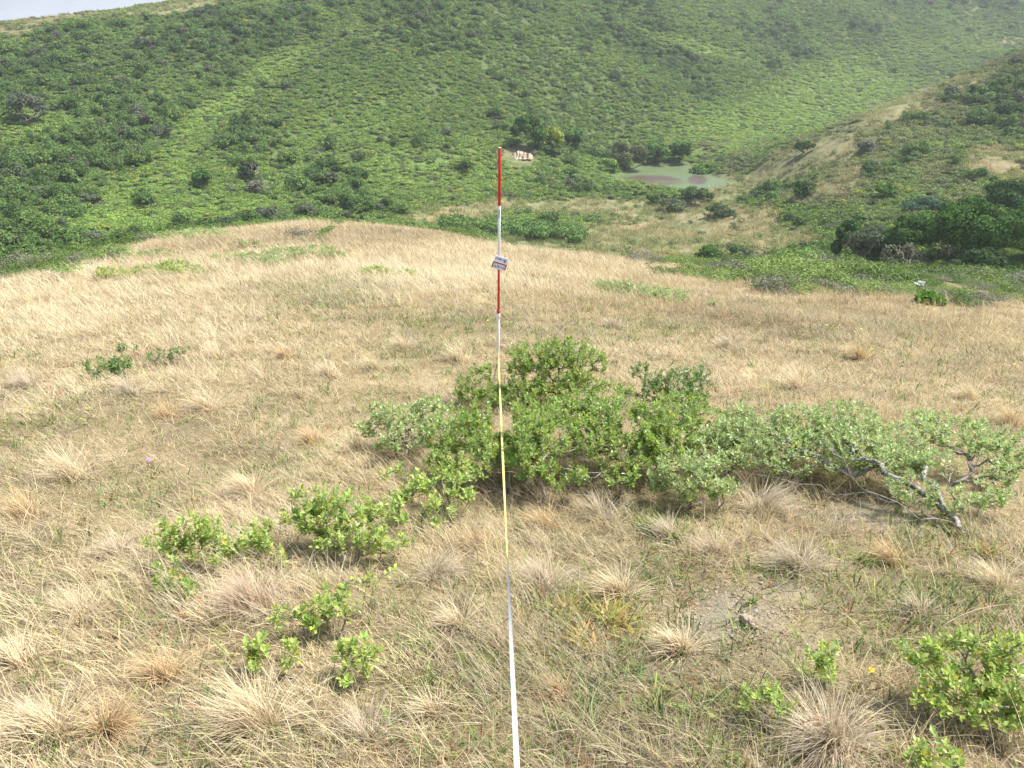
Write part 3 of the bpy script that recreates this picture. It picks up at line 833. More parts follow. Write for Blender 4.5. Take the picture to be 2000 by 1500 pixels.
# ================================================================== RANGING POLE, CARD, TAPE
def build_pole():
    y = 7.13
    top = at(976, 289, y); bot = at(973, 705, y)
    ax = norm(top - bot)
    def pt(v):
        t = np.linspace(0, 1, 2000)[:, None]; p = bot + (top - bot) * t * 1.0
        _, vv, _ = proj(p[:, 0], p[:, 1], p[:, 2]); return p[int(np.argmin(abs(vv - v)))]
    red = simple_mat('red_paint', (.62, .035, .022), .38, .5, ncol=(.50, .03, .02), nscale=30)
    white = simple_mat('white_paint', (.88, .88, .87), .4, .5, ncol=(.78, .78, .77), nscale=25)
    steel = simple_mat('galvanised_steel', (.45, .45, .46), .4, .5, metallic=.8)
    root = empty('ranging_pole', bot - ax * .12, 'red and white banded survey pole standing upright in the grass behind the shrubs', 'survey pole')
    def sec(name, a, b, r0, r1, m, bev=.002, label=None):
        a, b = np.array(a, float), np.array(b, float); d = norm(b - a)
        pts = [a, a + d * bev, b - d * bev, b]
        V, Fl = tube(np.array([a, a + d * bev, b - d * bev, b]), np.array([r0 - bev * .6, r0, r1, r1 - bev * .6]), 24)
        base = np.arange(24)
        V = V[:-1]; Fq = Fl[0]
        caps = np.array([base[::-1], base + 72])
        me = mesh_np(name, V - np.array(root.location), [Fq, caps], mats=[m], smooth=True)
        me.polygons.foreach_set('use_smooth', np.r_[np.ones(len(Fq), bool), [False, False]])
        o = link(name, me, root)
        if label: o['label'] = label
        return o
    v402, v514, v606, v612, v621 = pt(402), pt(514), pt(605), pt(612), pt(622)
    sec('cap', top, top + ax * .006, .0125, .0125, white, .001)
    sec('band', v402, top, .0138, .0138, red, label='red top band')
    sec('band', v514, v402, .0128, .0128, white, label='white upper band')
    sec('band', v606, v514, .0112, .0112, red, label='red middle band')
    sec('collar', v612, v606, .0155, .0155, red, .003)
    sec('coupling', v621, v612, .0165, .0165, white, .003)
    sec('band', bot, v621, .0135, .0135, white, label='white lower band')
    sec('point', bot - ax * .14, bot, .003, .013, steel, .001)
    # small grey maker's label strip on the white band
    a, b = pt(425), pt(408)
    c = (a + b) / 2; h = np.linalg.norm(b - a)
    V = []; n = 6
    for k in range(n):
        an = -pi / 2 + (k - (n - 1) / 2) * .16
        for z in (-h / 2, h / 2): V.append(c + np.array([cos(an) * .0134, sin(an) * .0134, 0]) + ax * z)
    Fq = np.array([[2*k, 2*k+2, 2*k+3, 2*k+1] for k in range(n - 1)])
    link('sticker', mesh_np('sticker', np.array(V) - np.array(root.location), Fq, mats=[simple_mat('grey_print', (.16, .16, .17), .6)], smooth=True), root)

    # ---- the card clipped to the pole
    cc = at(976.5, 514, y - .035)
    root = empty('sign_card', cc, 'tilted white card in a red frame with handwriting, clipped to the survey pole', 'card')
    from mathutils import Matrix
    face = radians(8)
    M = Matrix.Rotation(radians(17), 4, 'Y') @ Matrix.Rotation(-face, 4, 'X')
    root.rotation_euler = M.to_euler()
    s = 7.35 / F
    def plate(name, x0, x1, z0, z1, y0, y1, m, bev=.0012, shear=0):
        import bmesh
        bm = bmesh.new(); bmesh.ops.create_cube(bm, size=1)
        for vv in bm.verts:
            vv.co.x = (x0 + x1) / 2 + vv.co.x * (x1 - x0); vv.co.z = (z0 + z1) / 2 + vv.co.z * (z1 - z0); vv.co.y = (y0 + y1) / 2 + vv.co.y * (y1 - y0)
            vv.co.x += shear * (vv.co.z)
        bmesh.ops.bevel(bm, geom=bm.edges[:], offset=bev, segments=1, affect='EDGES')
        me = bpy.data.meshes.new(name); bm.to_mesh(me); bm.free(); me.materials.append(m)
        return link(name, me, root)
    paper = simple_mat('card_white', (.84, .86, .90), .5, .4)
    dred = simple_mat('dark_red_plastic', (.30, .02, .03), .4, .5)
    ink = simple_mat('black_ink', (.05, .055, .065), .7)
    plate('upper_card', -.060, .066, .002, .060, -.002, .002, paper)
    fr = plate('frame', -.064, .066, -.008, .004, -.007, -.002, dred)
    plate('side_bar', -.0660, -.0555, -.052, -.0085, -.0068, .002, dred, shear=.0)
    plate('side_bar', .0555, .0660, -.052, -.0085, -.0068, .002, dred, shear=.0)
    lo = plate('lower_card', -.0552, .0552, -.058, -.0085, -.0015, .002, paper)
    plate('clip', -.012, .012, -.03, .02, .003, .022, simple_mat('clip_black', (.03, .03, .03), .5))
    def text(tx, size, x, z, parent_name, yy, shear=.15, bold=.0011):
        cu = bpy.data.curves.new('writing', 'FONT'); cu.body = tx; cu.size = size; cu.shear = shear; cu.offset = bold; cu.extrude = .0002
        cu.space_character = 1.05
        t = bpy.data.objects.new('tmp', cu); COL.objects.link(t)
        dg = bpy.context.evaluated_depsgraph_get(); me = bpy.data.meshes.new_from_object(t.evaluated_get(dg))
        bpy.data.objects.remove(t); me.name = 'writing'; me.materials.clear(); me.materials.append(ink)
        o = link('writing', me, root); o.rotation_euler = (pi / 2, 0, 0); o.location = (x, yy, z)
        return o
    text('DEMLX', .026, -.053, .026, '', -.0024, .1, .0004)
    text('B', .042, .028, .014, '', -.0024, .1, .0006)
    text('6/9/15', .035, -.046, -.048, '', -.0019, .1, .0004)

    # ---- the tape
    p0 = at(1011.5, 1560, 1.28); p0[2] += 0
    q0 = at(1010, 1500, 1.0); q0 = np.array([0, 0, EYE]) + (q0 - [0, 0, EYE]) / np.linalg.norm(q0 - [0, 0, EYE]) * 1.72
    p1 = at(973.5, 690, y - .016)
    d = norm(q0 - p1); p0 = q0 + d * .25
    n = 220; t = np.linspace(0, 1, n)
    Lt = np.linalg.norm(p1 - p0)
    C = p0 + (p1 - p0) * t[:, None]; C[:, 2] -= .05 * np.sin(pi * t)
    T = norm(np.gradient(C, axis=0)); S0 = norm(np.cross(T, [0, 0, 1.0])); N0 = np.cross(S0, T)
    # real view depth along it decides where the half-twist sits (about a third of the way out)
    u_, v_, dep = proj(C[:, 0], C[:, 1], C[:, 2])
    tw = np.interp(v_[::-1], [690, 760, 900, 1010, 1085, 1100, 1180, 1300, 1600], [200, 165, 150, 122, 112, 66, 56, 34, 20])[::-1]
    tw = radians(1) * tw + .12 * np.sin(t * 46) * sstep(.3, .8, t)
    S = np.cos(tw)[:, None] * S0 + np.sin(tw)[:, None] * N0; Nn = np.cross(S, T)
    w = .0061; th = .0003
    root = empty('measuring_tape', p1, 'thin white and yellow measuring tape stretched taut from the pole towards the viewer', 'measuring tape')
    def ribbon(name, off, col, ticks):
        m, ns, ln = newmat(name + '_plastic'); out = nd(ns, 'ShaderNodeOutputMaterial'); bs = nd(ns, 'ShaderNodeBsdfPrincipled')
        bs.inputs['Roughness'].default_value = .45; ln.new(bs.outputs[0], out.inputs[0]); bs.inputs['Base Color'].default_value = (*col, 1)
        V = np.stack([C - S * w + Nn * off, C + S * w + Nn * off], 1).reshape(-1, 3) - p1
        i = np.arange(n - 1) * 2
        Fq = np.stack([i, i + 1, i + 3, i + 2], -1)
        me = mesh_np(name, V, Fq, mats=[m], smooth=True)
        o = link(name, me, root)
        if ticks:
            Vt, Ft = [], []
            dist = t * Lt
            for k, dd in enumerate(np.arange(.02, Lt - .02, .02)):
                for (a0, a1) in (((.55, .95),) if k % 5 else ((.1, .95),)) + (((-.7, -.35),) if k % 5 == 2 else ()):
                    f = []
                    for e in (-.0011, .0011):
                        tt = (dd + e) / Lt
                        c = np.array([np.interp(tt, t, C[:, j]) for j in range(3)]); s_ = np.array([np.interp(tt, t, S[:, j]) for j in range(3)]); n_ = np.array([np.interp(tt, t, Nn[:, j]) for j in range(3)])
                        f += [c + s_ * w * a0 + n_ * (off + (.0002 if off > 0 else -.0002)) - p1, c + s_ * w * a1 + n_ * (off + (.0002 if off > 0 else -.0002)) - p1]
                    b = len(Vt); Vt += f; Ft.append([b, b + 1, b + 3, b + 2])
            link('printed_marks', mesh_np('printed_marks', np.array(Vt), np.array(Ft), mats=[simple_mat('print_grey', (.18, .18, .2), .6)]), o)
        return o
    ribbon('white_face', th, (.82, .82, .81), True)
    ribbon('yellow_face', -th, (.70, .60, .20), False)
    # loop of tape round the pole
    V, Fl = tube(np.array([p1 + [0, 0, -.012], p1 + [0, .014, 0.0], p1 + [0, .03, .012]]), .0045, 8)
    V2 = []; n2 = 20; c0 = p1 + np.array([0, .017, 0])
    for k in range(n2):
        an = k / n2 * 2 * pi
        for z in (-.007, .007): V2.append(np.array([cos(an) * .0155, sin(an) * .0155, z]) + c0 - p1)
    Fq = np.array([[2*k, (2*k+2) % (2*n2), (2*k+3) % (2*n2), 2*k+1] for k in range(n2)])
    link('end_loop', mesh_np('end_loop', np.array(V2), Fq, mats=[simple_mat('tape_end', (.8, .8, .78), .5)], smooth=True), root)
build_pole()

# ================================================================== NEAR SHRUBS
def near_leaf_mat(name, c):
    return plant_mat(name, 'GEOMETRY', c, trans=.42, rough=.36, spec=.5, var=.35, hue=.035)
LM = {'bright': near_leaf_mat('fresh_leaves', (.42, .53, .13)), 'mid': near_leaf_mat('green_leaves', (.30, .42, .085)),
      'dark': near_leaf_mat('deep_leaves', (.17, .28, .07)), 'soft': near_leaf_mat('soft_leaves', (.42, .52, .20)),
      'yel': near_leaf_mat('yellowed_leaves', (.55, .42, .05))}

TAPE_A = np.array([0, 0, EYE]) + norm(at(1010, 1500, 1.0) - [0, 0, EYE]) * 1.72
TAPE_B = at(973.5, 690, 7.114)
def tape_at(y):
    k = (y - TAPE_A[1]) / (TAPE_B[1] - TAPE_A[1])
    return TAPE_A[0] + k * (TAPE_B[0] - TAPE_A[0]), TAPE_A[2] + k * (TAPE_B[2] - TAPE_A[2]) - .05 * np.sin(pi * np.clip(k, 0, 1))

def shrub(label, base_uv, blobs, leaf='bright', size=.027, dens=1.0, seeds=None, wood=None, dead=.08, r0=.0009, group=None, deep=.9, hmin=.02, bare=None, leafn=11, trunk_r=None):
    """blobs: (u, v, ru, rv[, base_v]) in the photo; each sits over the ground where base_v meets it"""
    r = rng
    b = gpt(*base_uv)
    tips, sz = [], []
    for bl in blobs:
        u, v, ru, rv = bl[:4]
        vb = bl[4] if len(bl) > 4 else v + rv + 12
        y = hit(u, vb)[0]
        y = min(y, hit(u, v - rv * .3)[0]) 
        c = at(u, v, y); _, _, dep = proj(*c)
        Rx, Rz = ru * dep / F, rv * dep / F * 1.02
        ros = size * 1.25
        Rx *= 1.25; Rz *= 1.10; npx = pi * Rx * Rz * 6.8
        n = max(4, int(dens * npx / (pi * ros * ros) * 1.0))
        d = norm(r.normal(0, 1, (n, 3))); q = r.uniform(.35, 1.05, n)[:, None]**.6
        p = c + d * q * np.array([Rx, max(Rx * deep * .8, Rz), Rz])
        g = H(p[:, 0], p[:, 1]); p[:, 2] = np.maximum(p[:, 2], g + hmin)
        # the taut tape presses the shrub down where it crosses
        tx, tz = tape_at(p[:, 1]); cr = np.abs(p[:, 0] - tx) < .06
        p[:, 2] = np.where(cr, np.minimum(p[:, 2], np.maximum(tz - .035, g + .01)), p[:, 2])
        # fewer on the underside
        keep = r.uniform(0, 1, n) < np.where(p[:, 2] < c[2] - .3 * Rz, .8, 1)
        # leave gaps so that the outline and the inside stay open
        keep &= fbm(p[:, 0] + p[:, 2], p[:, 1] * .5 + p[:, 2] * 1.3, .075, 2, 201) > -.46
        tips.append(p[keep])
    tips = np.concatenate(tips)
    if not seeds:      # several low stems creep out from the root before they rise
        seeds = []
        for bl in blobs:
            vb = bl[4] if len(bl) > 4 else bl[1] + bl[3] + 12
            y = hit(bl[0], vb)[0]; g0 = at(bl[0], vb, y); g0[2] = H(g0[0], g0[1]) + .012
            m0 = b * .45 + g0 * .55 + np.append(r.normal(0, .03, 2), 0); m0[2] = H(m0[0], m0[1]) + .015
            seeds.append([b - [0, 0, .03], m0, g0])
    ns = len(seeds)
    N, lines, w, tn, par = grow(b - [0, 0, .03], tips, seeds, step=.045, jit=.22, path_w=.9, r=r, lift=-.05)
    tx, tz = tape_at(N[:, 1]); cr = np.abs(N[:, 0] - tx) < .04; N[:, 2] = np.where(cr, np.minimum(N[:, 2], tz - .02), N[:, 2])
    root = empty('shrub', b, label, 'shrub', group)
    wm = wood or M_TWIG
    V, Fl, bb, tt = branch_mesh(N, lines, w, r0, .46, .0012 if leafn > 9 else .003, 5, rmax=trunk_r or .009)
    link('branches', mesh_np('branches', V - b, Fl, attrs=dict(b=bb), mats=[wm], smooth=True), root)
    live = r.uniform(0, 1, len(tn)) > dead
    T = N[tn[live]]; Pn = N[par[tn[live]]]
    axs = norm(T - Pn + np.array([0, 0, .02]))
    nl = leafn; m = len(T)
    idx = np.repeat(np.arange(m), nl); k = np.tile(np.arange(nl), m)
    A = norm(axs * .6 + np.array([0, 0, .6]))[idx]
    ref = norm(r.normal(0, 1, (m, 3)))[idx]; s1 = norm(np.cross(A, ref)); s2 = np.cross(A, s1)
    ph = k * 2.4 + r.normal(0, .3, len(k)); open_ = .55 + .95 * (k / nl) + r.normal(0, .15, len(k))
    dirv = np.cos(open_)[:, None] * A + np.sin(open_)[:, None] * (np.cos(ph)[:, None] * s1 + np.sin(ph)[:, None] * s2)
    pos = T[idx] - axs[idx] * (k / nl * size * 1.6)[:, None] + dirv * .002
    sz = size * r.uniform(.65, 1.25, len(k)) * (.75 + .3 * r.uniform(0, 1, m))[idx]
    up = A + r.normal(0, .25, A.shape)
    V, Fq, bb, tt = leaves(pos, dirv, up, sz, .55, r)
    tx, tz = tape_at(pos[:, 1]); under = (np.abs(pos[:, 0] - tx) < .035) & (pos[:, 2] > tz - .022)
    V = V.reshape(-1, 5, 3); V[under] = V[under][:, :1]; V = V.reshape(-1, 3)
    lb = np.clip(.5 + (bb - .5) * .8 + np.repeat(r.normal(0, .14, m)[idx], 5), 0, 1)
    yel = (r.uniform(0, 1, len(k)) < .018).astype(int)
    me = mesh_np('foliage', V - b, Fq, attrs=dict(b=lb, t=tt), mats=[LM[leaf], LM['yel']], mat_idx=np.repeat(yel, 2))
    link('foliage', me, root)
    return root, len(k)

def px(path, y_of, lift=0.0):
    """photo polyline to points standing 'lift' above the ground where y_of(u,v) says"""
    return path

def gpath(pts):
    """(u, v, height above ground) -> world; the point is on the photo ray and that high over the ground"""
    out = []
    for u, v, h in pts:
        ys = np.geomspace(.8, 60, 900); p = at(u, v, ys)
        d = p[:, 2] - h - H(p[:, 0], p[:, 1]); j = int(np.argmax(d < 0)); out.append(p[j])
    return out

def build_shrubs():
    tot = 0
    def S(*a, **k):
        nonlocal tot
        o, n = shrub(*a, **k); tot += n; return o
    S('rounded open shrub behind the survey pole foot, topmost of the green thicket', (1110, 782),
      [(1000,765,50,18,800),(1075,765,50,18,800),(1130,745,34,20,795),(1000,700,40,24,780),(1050,690,55,26,785),(1110,685,50,24,785),(1150,705,36,24,785),(945,745,48,32,790),(1010,745,60,32,790),(1085,735,60,30,790),(920,770,28,16,795)],
      'mid', dens=.95, dead=.18)
    S('dense bright green shrub in the middle of the thicket, crossed by the tape', (1060, 985),
      [(1010,860,60,40,940),(940,850,60,36,930),(1075,835,50,36,930),(960,820,70,36,905),(1040,815,60,34,900),(900,845,60,36,930),(990,865,70,40,960),(880,890,46,32,950),(1060,860,60,34,950),(1030,910,30,20,985),(980,900,30,24,980),(1115,800,40,26,880),(900,915,40,24,960)],
      'mid', dens=1.05, dead=.2)
    S('dark green shrub with bare grey stems showing through, beside the tape shrub', (1225, 965),
      [(1160,850,60,34,930),(1250,845,60,36,925),(1300,860,60,34,930),(1150,790,50,30,880),(1185,775,48,32,880),(1140,815,60,36,900),(1220,820,70,42,920),(1290,830,60,38,925),(1330,800,55,34,890),(1240,870,55,38,950),(1180,870,40,30,950),(1210,925,36,22,985),(1100,925,42,24,985),(1370,820,40,30,900),(1300,890,40,24,950)],
      'mid', dens=1.0, dead=.25)
    S('dusky green shrub with dead upright twigs behind the thicket', (1320, 815),
      [(1320,755,58,32,815),(1360,740,26,24,800),(1280,765,30,24,815),(1250,725,24,14,770),(1345,780,36,22,825)], 'dark', dens=.9, dead=.25)
    S('sparse pale green shrub spreading along the near edge of the thicket', (790, 900),
      [(780,815,46,24,875),(835,800,40,20,870),(745,800,22,16,850),(800,845,50,24,900),(860,830,44,22,890),(720,835,24,12,880),(855,790,30,14,850),(760,865,24,14,900)], 'soft', dens=1.2, dead=.2)
    S('small pale shrub between the dark shrub and the twisted trunk', (1400, 985),
      [(1380,870,46,26,930),(1425,860,40,26,925),(1440,895,36,22,950),(1330,920,52,28,990),(1370,905,36,24,970),(1400,950,36,18,1000),(1330,960,30,14,1000),(1290,940,24,16,985)], 'soft', dens=1.2, dead=.15)
    # the gnarled one with its bleached trunk lying along the slope
    G = gpath
    seeds = [G([(1884,1050,.0),(1872,1030,.05),(1858,1019,.10),(1825,1012,.13),(1797,1015,.14)]),
             G([(1797,1015,.14),(1750,1020,.12),(1723,1024,.08),(1695,1012,.09),(1671,1003,.10),(1643,1008,.09),(1583,1002,.09),(1545,1012,.05)]),
             G([(1797,1015,.14),(1776,998,.19),(1755,982,.22),(1734,980,.21),(1692,970,.20),(1668,978,.14),(1652,993,.06)]),
             G([(1755,982,.22),(1720,968,.25),(1684,955,.26),(1664,932,.28),(1635,914,.30),(1604,908,.30)]),
             G([(1755,982,.22),(1745,962,.26),(1720,945,.28),(1708,925,.32)]),
             G([(1720,968,.25),(1685,962,.2),(1632,968,.14),(1603,948,.14),(1560,946,.12),(1510,932,.12),(1472,926,.12),(1425,905,.13)]),
             G([(1858,1019,.10),(1852,985,.18),(1840,960,.24),(1800,930,.32)]),
             G([(1671,1003,.10),(1640,1025,.03),(1600,1048,.01),(1585,1052,.0)]),
             G([(1684,955,.26),(1650,900,.36),(1620,870,.4),(1600,855,.42)]),
             G([(1825,1012,.13),(1790,985,.2),(1775,950,.28)]),
             G([(1723,1024,.08),(1690,1030,.04),(1650,1042,.02),(1610,1035,.02)]),
             G([(1560,946,.12),(1545,965,.07),(1520,985,.03),(1490,990,.02)]),
             G([(1632,968,.14),(1600,985,.06),(1560,978,.04),(1500,968,.05),(1455,960,.06)]),
             G([(1734,980,.21),(1715,990,.14),(1690,985,.12),(1650,972,.1),(1610,975,.06)]),
             G([(1797,1015,.14),(1790,1035,.05),(1760,1048,.02),(1720,1050,.015)])]
    S('wide sprawling shrub with a bleached twisted trunk lying along the slope', (1884, 1056),
      [(1500,820,50,22,890),(1590,830,60,24,905),(1690,840,60,24,910),(1780,845,50,22,915),(1740,905,50,22,970),(1650,900,50,20,960),(1560,900,50,20,955),(1530,865,60,26,935),(1625,860,60,28,935),(1715,885,54,24,955),(1420,850,40,26,920),(1660,800,50,18,885),(1480,845,66,28,930),(1500,885,62,32,950),(1560,820,60,26,910),(1640,825,66,26,915),(1590,865,50,26,930),(1670,875,70,32,950),(1745,860,60,28,935),(1770,895,56,22,965),
       (1790,955,50,22,1010),(1850,975,45,24,1015),(1440,815,40,26,890),(1830,900,40,22,980)],
      'soft', dens=1.0, seeds=seeds, wood=M_PALEWOOD, dead=.2, r0=.0008, trunk_r=.0145)
    seeds = [G([(1853,957,.0),(1862,945,.05),(1900,920,.12),(1885,893,.2),(1870,875,.24)]), G([(1900,920,.12),(1912,895,.2),(1916,880,.24)])]
    S('broken pale stemmed shrub above the twisted trunk, leaning uphill', (1850, 960),
      [(1830,830,50,22,900),(1890,855,60,24,930),(1940,880,40,22,950),(1985,895,30,22,960),(1975,855,30,18,930),(1960,925,30,20,985),(1930,965,34,20,1010),(1800,820,36,16,880),(1905,820,22,12,880)], 'soft', dens=1.2, seeds=seeds, wood=M_PALEWOOD, dead=.1, r0=.0008, trunk_r=.011)
    # towards the viewer
    S('low bright shrub farthest from the tape in the near row', (400, 1130),
      [(360,1035,46,24,1110),(410,1030,36,24,1105),(320,1060,36,16,1110),(355,1075,44,16,1120),(425,1080,30,16,1120),(455,1065,24,20,1110)], 'bright', dens=1.0, size=.029)
    S('small dark leaved sprout beneath the low bright shrub', (345, 1165), [(320,1125,40,18,1160),(370,1145,30,14,1175)], 'mid', dens=.8, size=.029)
    S('small upright shrub standing between the two bright clumps', (520, 1105), [(515,1040,30,30,1090),(490,1065,26,20,1100),(545,1080,20,12,1105)], 'bright', dens=.9, size=.029)
    S('largest bright shrub of the near row, leafy to the ground', (690, 1105),
      [(600,975,34,22,1060),(660,985,60,28,1070),(620,1010,50,24,1075),(700,1025,66,34,1085),(760,1055,30,30,1100),(730,985,28,14,1060),(640,1050,44,18,1090),(570,1010,20,14,1070)], 'bright', dens=1.0, size=.029)
    S('bright shrub with a forked bare twig, next to the dark grass under the thicket', (835, 1035),
      [(880,905,40,22,985),(920,930,34,20,1005),(850,935,46,22,1010),(820,960,44,22,1020),(895,950,34,20,1015),(800,990,50,22,1035),(850,1000,38,18,1040),(765,925,26,10,985),(910,965,20,14,1020)], 'bright', dens=.85, dead=.16, size=.029)
    S('short branching shrub growing on a slant in front of the near row', (655, 1260),
      [(600,1180,44,16,1235),(650,1160,44,18,1225),(690,1165,30,20,1225),(720,1135,28,16,1200),(755,1120,22,12,1185),(640,1200,50,16,1250),(540,1200,26,10,1240),(575,1215,20,10,1250)], 'bright', dens=.85, size=.029, dead=.12)
    S('small shrub with a few yellowing leaves below the slanting shrub', (695, 1345),
      [(700,1280,40,26,1335),(670,1265,20,18,1320),(730,1255,20,14,1310),(690,1310,36,12,1345)], 'bright', dens=.8, size=.029)
    S('ragged green sprout beside the arched straw tussock', (525, 1320), [(520,1258,34,18,1305),(550,1275,30,14,1320),(500,1290,20,12,1325),(570,1250,12,8,1290)], 'bright', dens=.75, size=.029)
    seeds = [G([(1990,1400,.0),(1930,1350,.10),(1900,1335,.14),(1850,1330,.12),(1830,1300,.16)]), G([(1930,1350,.1),(1960,1310,.16),(2010,1300,.18)])]
    S('thick bright shrub with pale bent stems, nearest the viewer', (1990, 1420),
      [(1800,1270,44,22,1370),(1850,1265,50,20,1370),(1920,1260,50,26,1380),(1985,1265,40,26,1390),(1830,1310,52,24,1390),(1900,1320,60,30,1410),(1970,1330,50,34,1420),(1870,1370,50,22,1430),(1950,1390,50,26,1450),(1800,1350,34,18,1410),(2010,1380,30,30,1450)],
      'bright', dens=.95, size=.026, seeds=seeds, wood=M_PALEWOOD, r0=.0009, trunk_r=.010)
    S('low leafy sprout beyond the big grey tussock', (1620, 1345), [(1605,1275,30,20,1330),(1640,1290,36,24,1345),(1600,1310,34,18,1350)], 'bright', dens=.8, size=.024)
    S('pale green seedling clump beside the big grey tussock', (1495, 1420), [(1480,1345,30,20,1395),(1510,1370,34,22,1415),(1465,1375,20,12,1405)], 'bright', dens=.8, size=.022)
    S('bright leaf clump at the lower edge of the picture', (1830, 1520), [(1820,1465,46,20,1515),(1850,1485,40,18,1530),(1790,1490,20,14,1525)], 'bright', dens=.8, size=.026)
    # farther up the knoll
    S('dark little shrub in the straw, one of two with a bare branch between', (215, 735), [(195,712,28,12,735),(235,710,24,12,733),(215,725,38,8,738)], 'dark', dens=.9, size=.029)
    S('twiggy little shrub with a bare branch, beside its darker twin', (300, 715), [(335,688,26,9,708),(300,697,20,8,712),(245,680,18,8,700)], 'dark', dens=.8, size=.029, dead=.25)
    S('flat green shrub at the far side of the thicket, low in the brown grass', (1240, 578), [(1200,560,40,9,574),(1250,566,45,8,578),(1300,572,40,8,584),(1180,556,20,6,568)], 'soft', dens=1.7, size=.035, leafn=9)
    S('thin green sprigs in the brown grass beyond the thicket', (1395, 603), [(1397,594,14,7,603),(1320,585,20,6,594)], 'soft', dens=1.7, size=.035, leafn=9)
    S('flat green shrub on the knoll beside the pole card', (755, 538), [(730,529,28,7,538),(770,532,28,6,540),(800,533,14,4,540)], 'bright', dens=1.7, size=.04, leafn=9)
    S('straggling grey green shrub row along the knoll crown', (560, 508), [(560,492,36,9,507),(610,488,40,8,502),(500,500,36,8,512),(650,496,22,6,506),(530,510,30,6,518)], 'soft', dens=1.7, size=.04, leafn=9)
    S('small yellow green patch at the end of the grey green row', (440, 508), [(435,502,22,6,510),(460,498,14,5,506)], 'bright', dens=1.7, size=.04, leafn=9)
    S('low spreading shrub midway on the pale windblown grass', (325, 535), [(340,518,34,9,532),(300,526,36,8,538),(370,526,30,7,536)], 'bright', dens=1.7, size=.04, leafn=9)
    S('small shrub just beside the low spreading one in pale grass', (225, 540), [(215,528,26,8,540),(245,533,18,6,543),(200,536,14,6,546)], 'bright', dens=1.7, size=.04, leafn=9)
    S('tiny dark shrub near the crown of the knoll', (295, 500), [(285,496,16,5,502),(315,492,20,4,499)], 'mid', dens=1.7, size=.045, leafn=9)
    S('small grey green shrub on the highest part of the knoll', (490, 480), [(488,475,22,5,481)], 'soft', dens=1.7, size=.05, leafn=9)
    S('long low shrub lying on the far rim of the knoll', (370, 468), [(300,465,30,7,472),(350,459,40,8,468),(400,456,36,7,465),(430,453,16,5,461)], 'soft', dens=1.7, size=.055, leafn=9)
    print('near leaves', tot)
build_shrubs()

# ================================================================== TUSSOCKS, SINGLE PLANTS, FLOWERS, CLOD
def tussock(label, u, v, w_px, n=240, col=STRAW, heading=None, h=1.0, green=0, group=None, name='grass_tussock', cat='grass tussock'):
    r = rng; p = gpt(u, v); _, _, dep = proj(*p)
    R = w_px * dep / F / 2
    L = R * 1.15 * h
    a = r.uniform(0, 2 * pi, n); q = np.abs(r.normal(0, .16, n)) * R
    base = np.stack([q * np.cos(a), q * np.sin(a), np.full(n, -.01)], -1)
    az = np.arctan2(np.cos(a), np.sin(a)) + r.normal(0, .5, n)
    n = int(n * 1.3); a = r.uniform(0, 2 * pi, n); q = np.abs(r.normal(0, .2, n)) * R; base = np.stack([q * np.cos(a), q * np.sin(a), np.full(n, -.01)], -1); az = np.arctan2(np.cos(a), np.sin(a)) + r.normal(0, .6, n)
    ln_ = np.clip(np.abs(r.normal(.6, .45, n)), 0, 1.5); off = r.normal(0, .12, 2) * R; base[:, 0] += off[0] * q / (R * .16 + 1e-6) * .6; base[:, 1] += off[1] * q / (R * .16 + 1e-6) * .6
    if heading is None: heading = 5.2 if h >= 1 else 4.0
    if True:
        k = r.uniform(0, 1, n) < .62; az = np.where(k, heading + r.normal(0, .4, n), az)
    cu = np.minimum(r.uniform(.2, 1.6, n), 1.8 - ln_)
    V, Fq, b, t = blades(base, az, L * r.uniform(.6, 1.25, n), ln_, cu, r.uniform(.0018, .0034, n) * max(1, dep * .2), 6, r)
    me = mesh_np(name, V, Fq, attrs=dict(b=b, t=t), mats=[M_TUFT])
    o = link(name, me); o.location = p; o['tint'] = [float(c) for c in col]
    return tag(o, label, cat, group)

